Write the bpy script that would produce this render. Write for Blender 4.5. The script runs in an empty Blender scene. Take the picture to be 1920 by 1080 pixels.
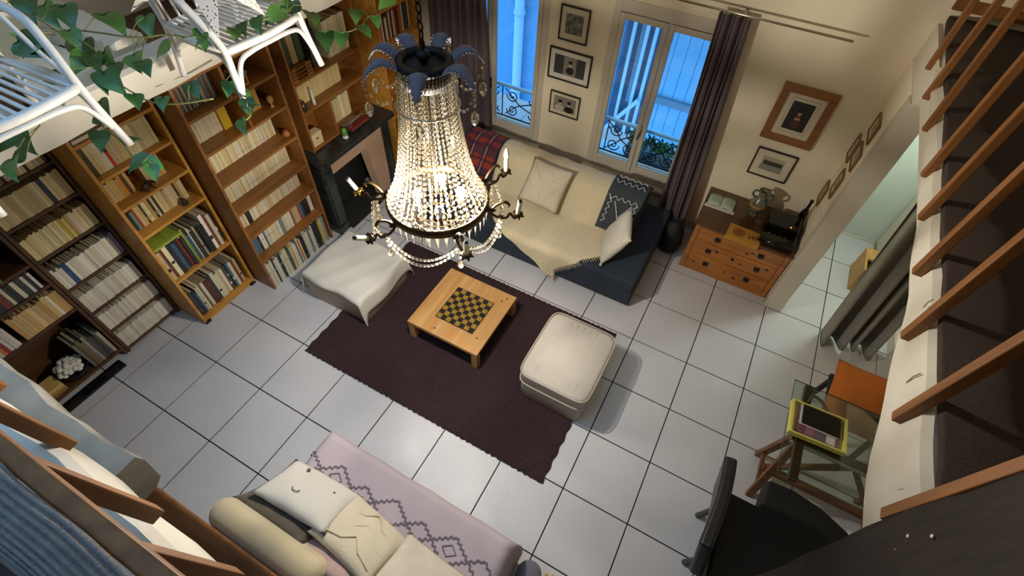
import bpy, math, random
from mathutils import Vector, Matrix
random.seed(7)
PI = math.pi
# ------------------------------------------------------------------ camera, world, exposure
sc = bpy.context.scene
COL = sc.collection
CAM_C = Vector((3.58089, -0.23665, 3.73687))
CAM_R = ((0.87757273, 0.47789618, 0.03848829),      # image right
         (0.3942567, -0.67363835, -0.62511841),     # image down
         (-0.27281451, 0.56376114, -0.77958041))    # forward
FPX = 927.15
cam_d = bpy.data.cameras.new('camera'); cam = bpy.data.objects.new('camera', cam_d); COL.objects.link(cam)
cam_d.sensor_width = 36.0; cam_d.lens = 36.0 * FPX / 1920.0; cam_d.clip_start = 0.02; cam_d.clip_end = 200
_r, _d, _f = (Vector(a).normalized() for a in CAM_R)
cam.matrix_world = Matrix(((_r.x, -_d.x, -_f.x, CAM_C.x), (_r.y, -_d.y, -_f.y, CAM_C.y), (_r.z, -_d.z, -_f.z, CAM_C.z), (0, 0, 0, 1)))
sc.camera = cam
sc.view_settings.view_transform = 'Standard'
try: sc.view_settings.look = 'None'
except Exception: pass
sc.view_settings.gamma = 1.0; sc.view_settings.use_curve_mapping = False
sc.view_settings.exposure = 0.0
sc.cycles.use_denoising = True
sc.cycles.max_bounces = 10; sc.cycles.transparent_max_bounces = 24; sc.cycles.diffuse_bounces = 5
sc.cycles.sample_clamp_indirect = 4.0; sc.cycles.caustics_reflective = False; sc.cycles.caustics_refractive = False
W = bpy.data.worlds.new('dusk_sky'); sc.world = W; W.use_nodes = True
bg = W.node_tree.nodes['Background']; bg.inputs[0].default_value = (0.30, 0.62, 1.0, 1); bg.inputs[1].default_value = 2.6

# ------------------------------------------------------------------ helpers
def at(px, py, ax, val):
    """world point of a spot of the photograph that lies on the plane axis = val"""
    a, b = (px - 960) / FPX, (py - 540) / FPX
    d = Vector([a * CAM_R[0][i] + b * CAM_R[1][i] + CAM_R[2][i] for i in range(3)])
    return CAM_C + d * ((val - CAM_C[ax]) / d[ax])
def proj(p):
    q = Vector(p) - CAM_C
    x, y, z = (sum(CAM_R[k][i] * q[i] for i in range(3)) for k in range(3))
    return (960 + FPX * x / z, 540 + FPX * y / z) if z > 0.05 else (-9999, -9999)
def lin(h):
    if isinstance(h, str):
        h = h.lstrip('#'); c = [int(h[i:i + 2], 16) / 255 for i in (0, 2, 4)]
    else: c = [v / 255 for v in h]
    return [v / 12.92 if v <= .04045 else ((v + .055) / 1.055) ** 2.4 for v in c]
MATS = {}
def mat(name, col, rough=.6, metal=0, var=0, vscale=8, col2=None, bump=0, bscale=60, spec=.5, stretch=None, detail=4, emit=None, estr=0, sheen=0, coat=0):
    if name in MATS: return MATS[name]
    m = bpy.data.materials.new(name); m.use_nodes = True; MATS[name] = m
    nt = m.node_tree; b = nt.nodes['Principled BSDF']; L = nt.links.new
    c = lin(col); b.inputs['Base Color'].default_value = (*c, 1)
    b.inputs['Roughness'].default_value = rough; b.inputs['Metallic'].default_value = metal
    b.inputs['Specular IOR Level'].default_value = spec
    if sheen: b.inputs['Sheen Weight'].default_value = sheen
    if coat: b.inputs['Coat Weight'].default_value = coat
    if emit is not None:
        b.inputs['Emission Color'].default_value = (*lin(emit), 1); b.inputs['Emission Strength'].default_value = estr
    if var or bump:
        tc = nt.nodes.new('ShaderNodeTexCoord'); mp = nt.nodes.new('ShaderNodeMapping')
        L(tc.outputs['Object'], mp.inputs[0])
        if stretch: mp.inputs['Scale'].default_value = stretch
    if var:
        n = nt.nodes.new('ShaderNodeTexNoise'); n.inputs['Scale'].default_value = vscale; n.inputs['Detail'].default_value = detail
        L(mp.outputs[0], n.inputs['Vector'])
        r = nt.nodes.new('ShaderNodeValToRGB')
        c2 = lin(col2) if col2 else [v * .55 for v in c]
        r.color_ramp.elements[0].position = .5 - .25 / max(var, .01) * .5 if False else .3
        r.color_ramp.elements[1].position = .7
        r.color_ramp.elements[0].color = (*[a + (b_ - a) * var for a, b_ in zip(c, c2)], 1); r.color_ramp.elements[1].color = (*c, 1)
        L(n.outputs[0], r.inputs[0]); L(r.outputs[0], b.inputs['Base Color'])
    if bump:
        n2 = nt.nodes.new('ShaderNodeTexNoise'); n2.inputs['Scale'].default_value = bscale; n2.inputs['Detail'].default_value = 3
        L(mp.outputs[0], n2.inputs['Vector'])
        bp = nt.nodes.new('ShaderNodeBump'); bp.inputs['Strength'].default_value = bump; bp.inputs['Distance'].default_value = .01
        L(n2.outputs[0], bp.inputs['Height']); L(bp.outputs[0], b.inputs['Normal'])
    return m
def wood(name, c1, c2, rough=.45, axis='y', scale=1.0, coat=0):
    s = {'x': (1.2, 14, 14), 'y': (14, 1.2, 14), 'z': (14, 14, 1.2)}[axis]
    return mat(name, c1, rough, var=1, vscale=1.6 * scale, col2=c2, stretch=s, bump=.08, bscale=3, detail=6, coat=coat)

class MB:
    def __init__(s): s.v = []; s.f = []; s.m = []; s.mi = 0
    def add(s, vs, fs):
        o = len(s.v); s.v += [tuple(p) for p in vs]; s.f += [tuple(i + o for i in f) for f in fs]; s.m += [s.mi] * len(fs); return s
    def box(s, x0, x1, y0, y1, z0, z1):
        return s.add([(x, y, z) for z in (z0, z1) for y in (y0, y1) for x in (x0, x1)],
                     [(0, 2, 3, 1), (4, 5, 7, 6), (0, 1, 5, 4), (1, 3, 7, 5), (3, 2, 6, 7), (2, 0, 4, 6)])
    def bar(s, p0, p1, w, h, up=(0, 0, 1)):
        p0, p1 = Vector(p0), Vector(p1); d = (p1 - p0).normalized(); up = Vector(up)
        if abs(d.dot(up)) > .98: up = Vector((1, 0, 0))
        a = d.cross(up).normalized() * w / 2; b = a.cross(d).normalized() * h / 2
        vs = [p + i * a + j * b for p in (p0, p1) for i, j in ((-1, -1), (1, -1), (1, 1), (-1, 1))]
        return s.add(vs, [(3, 2, 1, 0), (4, 5, 6, 7), (0, 1, 5, 4), (1, 2, 6, 5), (2, 3, 7, 6), (3, 0, 4, 7)])
    def tube(s, pts, r, n=8, cap=True, closed=False):
        pts = [Vector(p) for p in pts]; N = len(pts); rs = r if isinstance(r, (list, tuple)) else [r] * N
        vs = []; ref = None
        for i in range(N):
            if closed: t = pts[(i + 1) % N] - pts[i - 1]
            else: t = pts[min(i + 1, N - 1)] - pts[max(i - 1, 0)]
            t = t.normalized() if t.length > 1e-9 else Vector((0, 0, 1))
            if ref is None:
                ref = Vector((0, 0, 1)) if abs(t.z) < .9 else Vector((1, 0, 0))
            a = t.cross(ref)
            if a.length < 1e-4: a = t.cross(Vector((0, 1, 0)))
            a.normalize(); b = a.cross(t).normalized(); ref = b
            vs += [pts[i] + (a * math.cos(2 * PI * k / n) + b * math.sin(2 * PI * k / n)) * rs[i] for k in range(n)]
        fs = []
        M = N if closed else N - 1
        for i in range(M):
            for k in range(n):
                j = (i + 1) % N
                fs.append((i * n + k, i * n + (k + 1) % n, j * n + (k + 1) % n, j * n + k))
        if cap and not closed:
            fs.append(tuple(range(n - 1, -1, -1))); fs.append(tuple((N - 1) * n + k for k in range(n)))
        return s.add(vs, fs)
    def lathe(s, prof, c=(0, 0, 0), n=16, cap=True):
        vs = [(c[0] + r * math.cos(2 * PI * k / n), c[1] + r * math.sin(2 * PI * k / n), c[2] + z) for r, z in prof for k in range(n)]
        fs = [(i * n + k, i * n + (k + 1) % n, (i + 1) * n + (k + 1) % n, (i + 1) * n + k) for i in range(len(prof) - 1) for k in range(n)]
        if cap:
            fs.append(tuple(range(n - 1, -1, -1))); fs.append(tuple((len(prof) - 1) * n + k for k in range(n)))
        return s.add(vs, fs)
    def prism(s, poly, a, b, axis=2):
        """poly (2d) extruded from a to b along axis"""
        def put(p, t):
            q = list(p); q.insert(axis, t); return q
        n = len(poly); vs = [put(p, a) for p in poly] + [put(p, b) for p in poly]
        return s.add(vs, [tuple(range(n - 1, -1, -1)), tuple(range(n, 2 * n))] + [(i, (i + 1) % n, n + (i + 1) % n, n + i) for i in range(n)])
    def bead(s, c, rx, rz, ax=None, n=5):
        c = Vector(c); ax = Vector(ax or (0, 0, 1)).normalized()
        a = ax.cross(Vector((1, 0, 0)) if abs(ax.x) < .8 else Vector((0, 1, 0))).normalized(); b = ax.cross(a)
        vs = [c - ax * rz, c + ax * rz]
        for h, rr in ((-.45, .85), (.45, .85)):
            vs += [c + ax * rz * h + (a * math.cos(2 * PI * k / n) + b * math.sin(2 * PI * k / n)) * rx * rr for k in range(n)]
        fs = []
        for k in range(n):
            j = (k + 1) % n
            fs += [(0, 2 + j, 2 + k), (2 + k, 2 + j, 2 + n + j, 2 + n + k), (1, 2 + n + k, 2 + n + j)]
        return s.add(vs, fs)
    def grid(s, fn, nu, nv, thick=0):
        P = [[Vector(fn(i / nu, j / nv)) for j in range(nv + 1)] for i in range(nu + 1)]
        vs = [p for r in P for p in r]; w = nv + 1
        fs = [(i * w + j, (i + 1) * w + j, (i + 1) * w + j + 1, i * w + j + 1) for i in range(nu) for j in range(nv)]
        if thick:
            nrm = []
            for i in range(nu + 1):
                for j in range(nv + 1):
                    du = P[min(i + 1, nu)][j] - P[max(i - 1, 0)][j]; dv = P[i][min(j + 1, nv)] - P[i][max(j - 1, 0)]
                    k = du.cross(dv); nrm.append(k.normalized() if k.length > 1e-9 else Vector((0, 0, 1)))
            o = len(vs); vs = vs + [p - q * thick for p, q in zip(vs, nrm)]
            fs += [tuple(reversed([k + o for k in f])) for f in fs]
            rim = [i * w for i in range(nu + 1)] + [nu * w + j for j in range(1, nv + 1)] + [i * w + nv for i in range(nu - 1, -1, -1)] + [j for j in range(nv - 1, 0, -1)]
            for k in range(len(rim)):
                p, q = rim[k], rim[(k + 1) % len(rim)]; fs.append((q, p, p + o, q + o))
        return s.add(vs, fs)
    def mesh(s, name, mats, smooth=False):
        me = bpy.data.meshes.new(name); me.from_pydata(s.v, [], s.f)
        for m in (mats if isinstance(mats, (list, tuple)) else [mats]): me.materials.append(m)
        me.polygons.foreach_set('material_index', s.m)
        if smooth: me.polygons.foreach_set('use_smooth', [True] * len(s.f))
        me.validate(); me.update(); return me
    def build(s, name, mats, parent=None, smooth=False, bevel=0, seg=2, subsurf=0):
        o = bpy.data.objects.new(name, s.mesh(name, mats, smooth)); COL.objects.link(o); o.parent = parent
        if bevel:
            b = o.modifiers.new('b', 'BEVEL'); b.width = bevel; b.segments = seg; b.limit_method = 'ANGLE'; b.angle_limit = .6
        if subsurf:
            b = o.modifiers.new('s', 'SUBSURF'); b.levels = subsurf; b.render_levels = subsurf
        return o
def tag(o, label=None, cat=None, group=None, kind=None):
    if label: o['label'] = label
    if cat: o['category'] = cat
    if group: o['group'] = group
    if kind: o['kind'] = kind
    return o
def thing(name, label, cat, loc=(0, 0, 0), rz=0, group=None):
    o = bpy.data.objects.new(name, None); COL.objects.link(o); o.empty_display_size = .1
    o.location = loc; o.rotation_euler = (0, 0, rz); return tag(o, label, cat, group)
def link_mesh(name, me, parent=None, loc=(0, 0, 0), rot=(0, 0, 0), scale=(1, 1, 1)):
    o = bpy.data.objects.new(name, me); COL.objects.link(o); o.parent = parent; o.location = loc; o.rotation_euler = rot; o.scale = scale; return o
def box(name, m, b, parent=None, bevel=0, seg=2):
    return MB().box(*b).build(name, m, parent, bevel=bevel, seg=seg)
def struct(o, label=None): return tag(o, label, kind='structure')
def arc(c, r, a0, a1, n, f): return [f(c[0] + r * math.cos(a0 + (a1 - a0) * i / n), c[1] + r * math.sin(a0 + (a1 - a0) * i / n)) for i in range(n + 1)]
def smoothstep(t): t = max(0, min(1, t)); return t * t * (3 - 2 * t)
def catmull(P, n=6):
    P = [Vector(p) for p in P]; out = []
    for i in range(len(P) - 1):
        a, b, c, d = P[max(i - 1, 0)], P[i], P[i + 1], P[min(i + 2, len(P) - 1)]
        for k in range(n):
            t = k / n
            out.append(.5 * ((2 * b) + (c - a) * t + (2 * a - 5 * b + 4 * c - d) * t * t + (3 * b - a - 3 * c + d) * t ** 3))
    out.append(P[-1]); return out

# ------------------------------------------------------------------ materials
M_tile = mat('white_floor_tile', '#c6c4c6', .3, var=.12, vscale=3, col2='#b3afae', bump=.22, bscale=130)
M_grout = mat('dark_grout', '#1a1817', .95)
M_wall = mat('cream_wall', '#f0e4ca', .85, var=.25, vscale=2.5, col2='#e8d9bb', bump=.05, bscale=30)
M_white = mat('white_paint', '#e6e0d2', .55, var=.25, vscale=5, col2='#cfc5b0', bump=.15, bscale=14)
M_beam = mat('painted_white_beam', '#d6d0c3', .65, var=.4, vscale=4, col2='#bfb6a3', bump=.35, bscale=9)
M_plaster = mat('old_plaster', '#b9b4a8', .9, var=.8, vscale=9, col2='#98938a', bump=.5, bscale=14)
M_carpet = mat('brown_carpet', '#43362f', .97, var=.6, vscale=120, col2='#2c231f', bump=.6, bscale=300)
M_ceil = mat('ceiling_paint', '#d8d0c0', .9)
M_winpaint = mat('window_paint', '#cfc6b4', .45, var=.2, vscale=6, col2='#bfb49e')
M_pine = wood('honey_pine_shelf', '#c9933f', '#a8722e', .42, 'y')
M_brown = wood('walnut_shelf', '#9a652e', '#774a1e', .45, 'y')
M_dark = wood('dark_oak_shelf', '#5c3d24', '#3f2816', .5, 'y')
M_orange = wood('varnished_baluster', '#8f5c28', '#6e4218', .6, 'z')
M_post = mat('dark_stained_beam', '#241710', .85, var=.9, vscale=5, col2='#120b08', stretch=(8, 8, 1.5), bump=.6, bscale=6)
M_table = wood('light_pine_table', '#cb9f66', '#b58149', .35, 'y', .8)
M_chest = wood('knotty_pine_chest', '#b9752f', '#94581f', .35, 'x', 1.2, coat=.3)
M_knot = mat('dark_knot', '#2c1609', .5)
M_navy = mat('navy_canvas', '#2a3240', .95, var=.3, vscale=40, bump=.2, bscale=200)
M_rug = mat('aubergine_shag', '#3a2326', 1.0, var=.6, vscale=30, col2='#26161a', bump=1.0, bscale=160)
M_cream = mat('cream_fleece', '#d6c6a4', .98, var=.3, vscale=25, col2='#bfae8a', bump=.5, bscale=90, sheen=.3)
M_offwhite = mat('white_cotton', '#cfc9bf', .95, var=.2, vscale=6, col2='#bdb6aa', bump=.25, bscale=12)
M_ecru = mat('ecru_cotton', '#cfc2aa', .95, var=.2, vscale=20, col2='#bcae94', bump=.3, bscale=60)
M_lilac = mat('lilac_blanket', '#b9a9ae', .97, var=.35, vscale=3, col2='#aea0aa', bump=.2, bscale=150)
M_grey = mat('grey_print', '#6a6268', .95)
M_curtain = mat('plum_curtain', '#62555b', .95, var=.2, vscale=60, bump=.2, bscale=200)
M_gcurt = mat('grey_curtain', '#8a867d', .95, var=.25, vscale=50, bump=.2, bscale=120)
M_black = mat('black_leather', '#141516', .38, var=.3, vscale=40, bump=.15, bscale=150)
M_blackm = mat('matt_black', '#101010', .7)
M_gloss = mat('black_lacquer', '#090909', .12)
M_marble = mat('black_marble', '#1d1e1e', .28, var=.9, vscale=14, col2='#3f423f', detail=8)
M_pink = mat('pink_plaster', '#c9a58c', .8, var=.2, vscale=6)
M_soot = mat('soot', '#20201e', .95, var=.5, vscale=6)
M_iron = mat('wrought_iron', '#10141b', .5, metal=.6)
M_steel = mat('brushed_steel', '#b9b4a8', .25, metal=1)
M_bronze = mat('aged_bronze', '#46361f', .48, metal=.9, var=.6, vscale=30, col2='#2a1d10')
M_gold = mat('gilt_brass', '#a87a34', .3, metal=1, var=.4, vscale=25, col2='#5c3f16')
M_leafmetal = mat('blue_grey_tole', '#6a6c7c', .6, metal=.0, var=.5, vscale=25, col2='#484a58')
M_candle = mat('ivory_candle', '#e4d8b4', .5, var=.3, vscale=30, col2='#cbb98a')
M_bulboff = mat('frosted_bulb', '#f0eee8', .25)
def litbulb():
    m = bpy.data.materials.new('lit_bulb'); m.use_nodes = True; nt = m.node_tree; L = nt.links.new
    for n in list(nt.nodes): nt.nodes.remove(n)
    out = nt.nodes.new('ShaderNodeOutputMaterial'); tr = nt.nodes.new('ShaderNodeBsdfTransparent'); em = nt.nodes.new('ShaderNodeEmission'); em.inputs[0].default_value = (1, .86, .6, 1); em.inputs[1].default_value = 70
    a = nt.nodes.new('ShaderNodeMixShader'); a.inputs[0].default_value = .3; L(tr.outputs[0], a.inputs[1]); L(em.outputs[0], a.inputs[2]); L(a.outputs[0], out.inputs[0]); return m
M_bulb = litbulb()
M_rattan = mat('white_rattan', '#d8d6d2', .5, var=.25, vscale=30, col2='#b9b6b2', bump=.15, bscale=50)
M_stem = mat('vine_stem', '#6b6a33', .6)
M_flagw = None
def crystal(nm, milk):
    m = bpy.data.materials.new(nm); m.use_nodes = True; nt = m.node_tree; L = nt.links.new
    for n in list(nt.nodes): nt.nodes.remove(n)
    out = nt.nodes.new('ShaderNodeOutputMaterial'); tr = nt.nodes.new('ShaderNodeBsdfTransparent'); tr.inputs[0].default_value = (.975, .965, .94, 1)
    gl = nt.nodes.new('ShaderNodeBsdfGlossy'); gl.inputs['Roughness'].default_value = .12; gl.inputs[0].default_value = (.80, .72, .56, 1)
    tl = nt.nodes.new('ShaderNodeBsdfTranslucent'); tl.inputs[0].default_value = (.95, .92, .84, 1)
    fr = nt.nodes.new('ShaderNodeFresnel'); fr.inputs[0].default_value = 1.6
    a = nt.nodes.new('ShaderNodeMixShader'); a.inputs[0].default_value = milk; L(tr.outputs[0], a.inputs[1]); L(tl.outputs[0], a.inputs[2])
    b = nt.nodes.new('ShaderNodeMixShader'); L(fr.outputs[0], b.inputs[0]); L(a.outputs[0], b.inputs[1]); L(gl.outputs[0], b.inputs[2])
    L(b.outputs[0], out.inputs[0]); return m
M_crystal = crystal('crystal_glass', .045); M_crystal2 = crystal('milky_crystal', .22)
def glass(name, tint=(.95, .98, 1), refl=1.45):
    m = bpy.data.materials.new(name); m.use_nodes = True; nt = m.node_tree; L = nt.links.new
    for n in list(nt.nodes): nt.nodes.remove(n)
    out = nt.nodes.new('ShaderNodeOutputMaterial'); tr = nt.nodes.new('ShaderNodeBsdfTransparent'); tr.inputs[0].default_value = (*tint, 1)
    gl = nt.nodes.new('ShaderNodeBsdfGlossy'); gl.inputs['Roughness'].default_value = .02
    fr = nt.nodes.new('ShaderNodeFresnel'); fr.inputs[0].default_value = refl
    b = nt.nodes.new('ShaderNodeMixShader'); L(fr.outputs[0], b.inputs[0]); L(tr.outputs[0], b.inputs[1]); L(gl.outputs[0], b.inputs[2])
    L(b.outputs[0], out.inputs[0]); return m
M_pane = glass('window_glass'); M_tglass = glass('table_glass', (.86, .93, .9))
def leafmat(name, c1, c2):
    m = mat(name, c1, .35, var=.8, vscale=14, col2=c2)
    b = m.node_tree.nodes['Principled BSDF']; b.inputs['Transmission Weight'].default_value = 0
    return m
M_leaves = [leafmat('pothos_leaf_a', '#33612a', '#457a33'), leafmat('pothos_leaf_b', '#284f22', '#35632b'), leafmat('pothos_leaf_c', '#587f38', '#36602a')]

# ================================================================== THE SETTING
VW, UR, UL, ZC = 4.2, 4.48, -0.55, 4.4          # window wall, right wall, left wall, ceiling
fl = struct(box('floor', M_grout, (-.9, 5.6, -3.0, 5.1, -.12, -.006)), 'white tiled floor with dark joints')
tile_me = MB().box(-.2455, .2455, -.2455, .2455, -.03, 0).mesh('tile', M_tile)
for i in range(-2, 12):
    for j in range(-5, 11):
        t = link_mesh('tile', tile_me, fl, (i * .5 + .25 , j * .5 + .25, random.uniform(-.0008, .0006)))
        if i == 11: t.scale.x = .2; t.location.x = 5.55
        if i == -2: t.scale.x = .6; t.location.x = -.65 - .05
# window wall with two openings
w = MB(); O1 = (.46, 1.62); O2 = (2.28, 3.22); ZS, ZT = .38, 2.02
w.box(UL - .2, O1[0], VW, VW + .28, 0, ZC); w.box(O1[1], O2[0], VW, VW + .28, 0, ZC); w.box(O2[1], UR + .14, VW, VW + .28, 0, ZC)
for o in (O1, O2):
    w.box(*o, VW, VW + .28, 0, ZS); w.box(*o, VW, VW + .28, ZT, ZC)
w.box(UR + .14, 7.2, VW, VW + .28, 2.38, ZC)
struct(w.build('wall_back', M_wall), 'cream wall with two tall windows')
struct(box('wall_left', M_wall, (UL - .2, UL, -3.0, VW, 0, ZC)), 'cream wall behind the bookcases')
struct(box('wall_near', M_wall, (UL - .2, 7.2, -3.2, -3.0, 0, ZC)), 'plain wall behind the mezzanine')
struct(box('wall_far_right', M_wall, (5.6, 5.75, -3.0, 5.1, 0, 2.12)), 'wall beyond the desk')
struct(box('wall_upper_right', M_wall, (7.0, 7.2, -3.0, VW, 2.38, ZC)), 'wall beyond the right mezzanine')
struct(box('wall_kitchen', mat('kitchen_wall', '#c3ccc2', .8, var=.2, vscale=3), (UR + .14, 5.6, 5.0, 5.12, 0, 2.12)), 'pale kitchen wall')
struct(box('wall_kitchen_side', MATS['kitchen_wall'], (UR + .0, UR + .14, VW + .28, 5.12, 0, 2.12)), 'side wall of the kitchen')
SK = (-.3, 3.1, -1.9, 1.1)  # unseen roof opening, added so bluish sky light fills the room
k = MB(); k.box(UL - .2, 7.2, -3.2, SK[2], ZC, ZC + .15); k.box(UL - .2, 7.2, SK[3], VW + .28, ZC, ZC + .15); k.box(UL - .2, SK[0], SK[2], SK[3], ZC, ZC + .15); k.box(SK[1], 7.2, SK[2], SK[3], ZC, ZC + .15)
struct(k.build('ceiling', M_ceil), 'plain ceiling with an added opening for fill light')
rw = bpy.data.objects.new('window_3', None); COL.objects.link(rw); struct(rw, 'unseen glazed opening added above the near mezzanine for bluish fill light')
for k in range(5):
    x0 = SK[0] + k * .68; box('added_skylight_bar', M_white, (x0 - .02, x0 + .02, SK[2], SK[3], ZC + .05, ZC + .12), rw); box('added_skylight_pane', None or bpy.data.materials.get('window_glass') or M_white, (x0 + .02, x0 + .66, SK[2], SK[3], ZC + .08, ZC + .086), rw)
box('added_skylight_bar', M_white, (SK[1] - .02, SK[1] + .02, SK[2], SK[3], ZC + .05, ZC + .12), rw)
# right wall stub with door casing
struct(box('wall_right', M_wall, (UR, UR + .14, 3.545, VW, 0, 2.13)), 'short cream wall beside the opening')
k = MB()
k.box(UR - .008, UR + .148, 3.505, 3.545, 0, 2.13); k.box(UR - .008, UR, 3.545, 3.62, 0, 2.13); k.box(UR - .012, UR - .008, 3.60, 3.62, 0, 2.13)
k.box(UR - .012, UR - .008, 3.53, 3.55, 0, 2.13); k.box(UR - .012, UR + .152, 3.50, 3.625, 0, .12)
struct(k.build('trim_1', M_winpaint, bevel=.004), 'painted door casing')
struct(box('baseboard_right', M_winpaint, (5.575, 5.6, -.5, 5.0, 0, .11)), 'painted baseboard')
struct(box('baseboard_back', M_winpaint, (1.6, UR, VW - .014, VW, 0, .1)), 'painted baseboard')
struct(box('baseboard_kitchen', M_winpaint, (UR + .14, 5.575, 4.985, 5.0, 0, .02)), 'thin skirting')
# right mezzanine
def uf(v): return 4.42 + .08 * (v - .5) / 3.5
struct(MB().box(4.53, 7.0, -3.0, 5.1, 2.13, 2.37).box(4.485, 4.53, 3.5, VW, 2.13, 2.37).build('mezzanine_slab', M_ceil), 'right mezzanine floor slab')
cp = MB()
def cpf(a, b):
    v = -2.9 + a * 7.09; e = uf(v) + .012 + .006 * math.sin(v * 9); return (e + b * (6.99 - e), v, 2.395 + .004 * math.sin(v * 17) * (1 - b))
cp.grid(cpf, 60, 6, .03)
struct(cp.build('mezzanine_carpet', M_carpet, smooth=True), 'dark brown carpet on the right mezzanine')
edge = [(1747, 60), (1744, 130), (1737, 200), (1733, 235), (1724, 300), (1722, 340), (1724, 400), (1716, 470), (1706, 560), (1690, 640), (1672, 740), (1655, 850), (1640, 980)]
E3 = sorted([(at(x, y, 0, 4.47).y, at(x, y, 0, 4.47).z) for x, y in edge])
E3 = [(-3.0, E3[0][1] - .01), (.2, E3[0][1] - .01)] + E3 + [(VW, E3[-1][1])]
def zlow(v):
    for (a, za), (b, zb) in zip(E3, E3[1:]):
        if a <= v <= b: return za + (zb - za) * (v - a) / max(b - a, 1e-6)
    return E3[-1][1]
bm_ = MB(); ring = []
NV = 90
for i in range(NV + 1):
    v = -3.0 + (VW + 3.0) * i / NV; u = uf(v); zl = zlow(v); wv = .006 * math.sin(v * 5.3) + .004 * math.sin(v * 13)
    ring.append([(u + .02 + wv, v, 2.385), (u + wv, v, 2.36), (u - .012 + wv, v, (2.36 + zl) / 2 + .01), (u + .004 + wv, v, zl + .015), (u + .03, v, zl), (u + .14, v, zl + .01), (u + .14, v, 2.385)])
vs = [p for r in ring for p in r]; n = 7
bm_.add(vs, [(i * n + k, i * n + (k + 1) % n, (i + 1) * n + (k + 1) % n, (i + 1) * n + k) for i in range(NV) for k in range(n)] + [tuple(range(n)), tuple(NV * n + k for k in range(n - 1, -1, -1))])
mbr = struct(bm_.build('mezzanine_beam', M_beam), 'rough white painted beam under the brown carpet')
crk = mat('crack_shadow', '#8d8478', .9)
for (x, y, l) in ((1712, 800, .05), (1700, 920, .06), (1725, 700, .07), (1745, 560, .05), (1718, 870, .07)):
    p = at(x, y, 0, uf(1.0) - .006); MB().tube([(uf(p.y) - .008, p.y, p.z), (uf(p.y) - .010, p.y + .006, p.z - l * .5), (uf(p.y) - .008, p.y + .003, p.z - l)], .0025, 5).build('crack', crk, mbr)
# wood skirting on the upper wall
struct(box('trim_2', M_orange, (UR + .02, 7.0, VW - .03, VW, 2.47, 2.53)), 'wooden rail on the upper wall')
# near mezzanine: slab, white beam, plaster ledge
VN = -.37
struct(box('mezzanine_slab', M_carpet, (UL, 4.4, -3.0, VN - .16, 2.1, 2.36)), 'near mezzanine floor slab')
nb = MB(); ring = []
for i in range(61):
    u = UL + 4.95 * i / 60; wv = .008 * math.sin(u * 6.1) + .005 * math.sin(u * 17); zl = 2.09 + .012 * math.sin(u * 4)
    ring.append([(u, VN - .02 + wv, 2.385), (u, VN + wv, 2.36), (u, VN + .012 + wv, 2.24), (u, VN + .004 + wv, zl + .02), (u, VN - .02, zl), (u, VN - .17, zl), (u, VN - .17, 2.385)])
vs = [p for r in ring for p in r]
nb.add(vs, [(i * n + k, (i + 1) * n + k, (i + 1) * n + (k + 1) % n, i * n + (k + 1) % n) for i in range(60) for k in range(n)] + [tuple(range(n - 1, -1, -1)), tuple(60 * n + k for k in range(n))])
struct(nb.build('mezzanine_beam', M_beam), 'rough white painted beam under the near railing')
pl = MB(); ring = []
for i in range(41):
    u = UL + (2.27 - UL) * i / 40; a = .008 * math.sin(u * 9) + .006 * math.sin(u * 23)
    ring.append([(u, -.30 + a, 2.075), (u, -.292 + a, 2.03), (u, -.30 + a * .5, 1.9), (u, -.33, 1.87), (u, -.55, 1.87), (u, -.55, 2.075)])
vs = [p for r in ring for p in r]; n = 6
pl.add(vs, [(i * n + k, (i + 1) * n + k, (i + 1) * n + (k + 1) % n, i * n + (k + 1) % n) for i in range(40) for k in range(n)] + [tuple(range(n - 1, -1, -1)), tuple(40 * n + k for k in range(n))])
struct(pl.build('trim_3', M_plaster), 'old plastered lintel with a broken end')
# post bottom right
pp = MB()
for i in range(24):
    z0, z1 = 4.4 * i / 24, 4.4 * (i + 1) / 24
ring = []
for i in range(25):
    z = 4.4 * i / 24; a = .008 * math.sin(z * 5) + .005 * math.sin(z * 13)
    ring.append([(4.385 + a, .61, z), (4.38 + a, .32, z), (4.62, .30, z), (4.62, .61 + a, z)])
vs = [p for r in ring for p in r]
pp.add(vs, [(i * 4 + k, i * 4 + (k + 1) % 4, (i + 1) * 4 + (k + 1) % 4, (i + 1) * 4 + k) for i in range(24) for k in range(4)] + [(3, 2, 1, 0), (96, 97, 98, 99)])
post = struct(pp.build('post', M_post), 'dark stained timber post carrying the mezzanine')
for x, y in ((1677, 1030), (1745, 1004), (1700, 1004), (1640, 1035)):
    p = at(x, y, 0, 4.375); MB().bead((4.378 , max(.33, min(.6, p.y)), p.z), .006, .003, (1, 0, 0), 6).build('paint_fleck', M_white, post)
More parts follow.
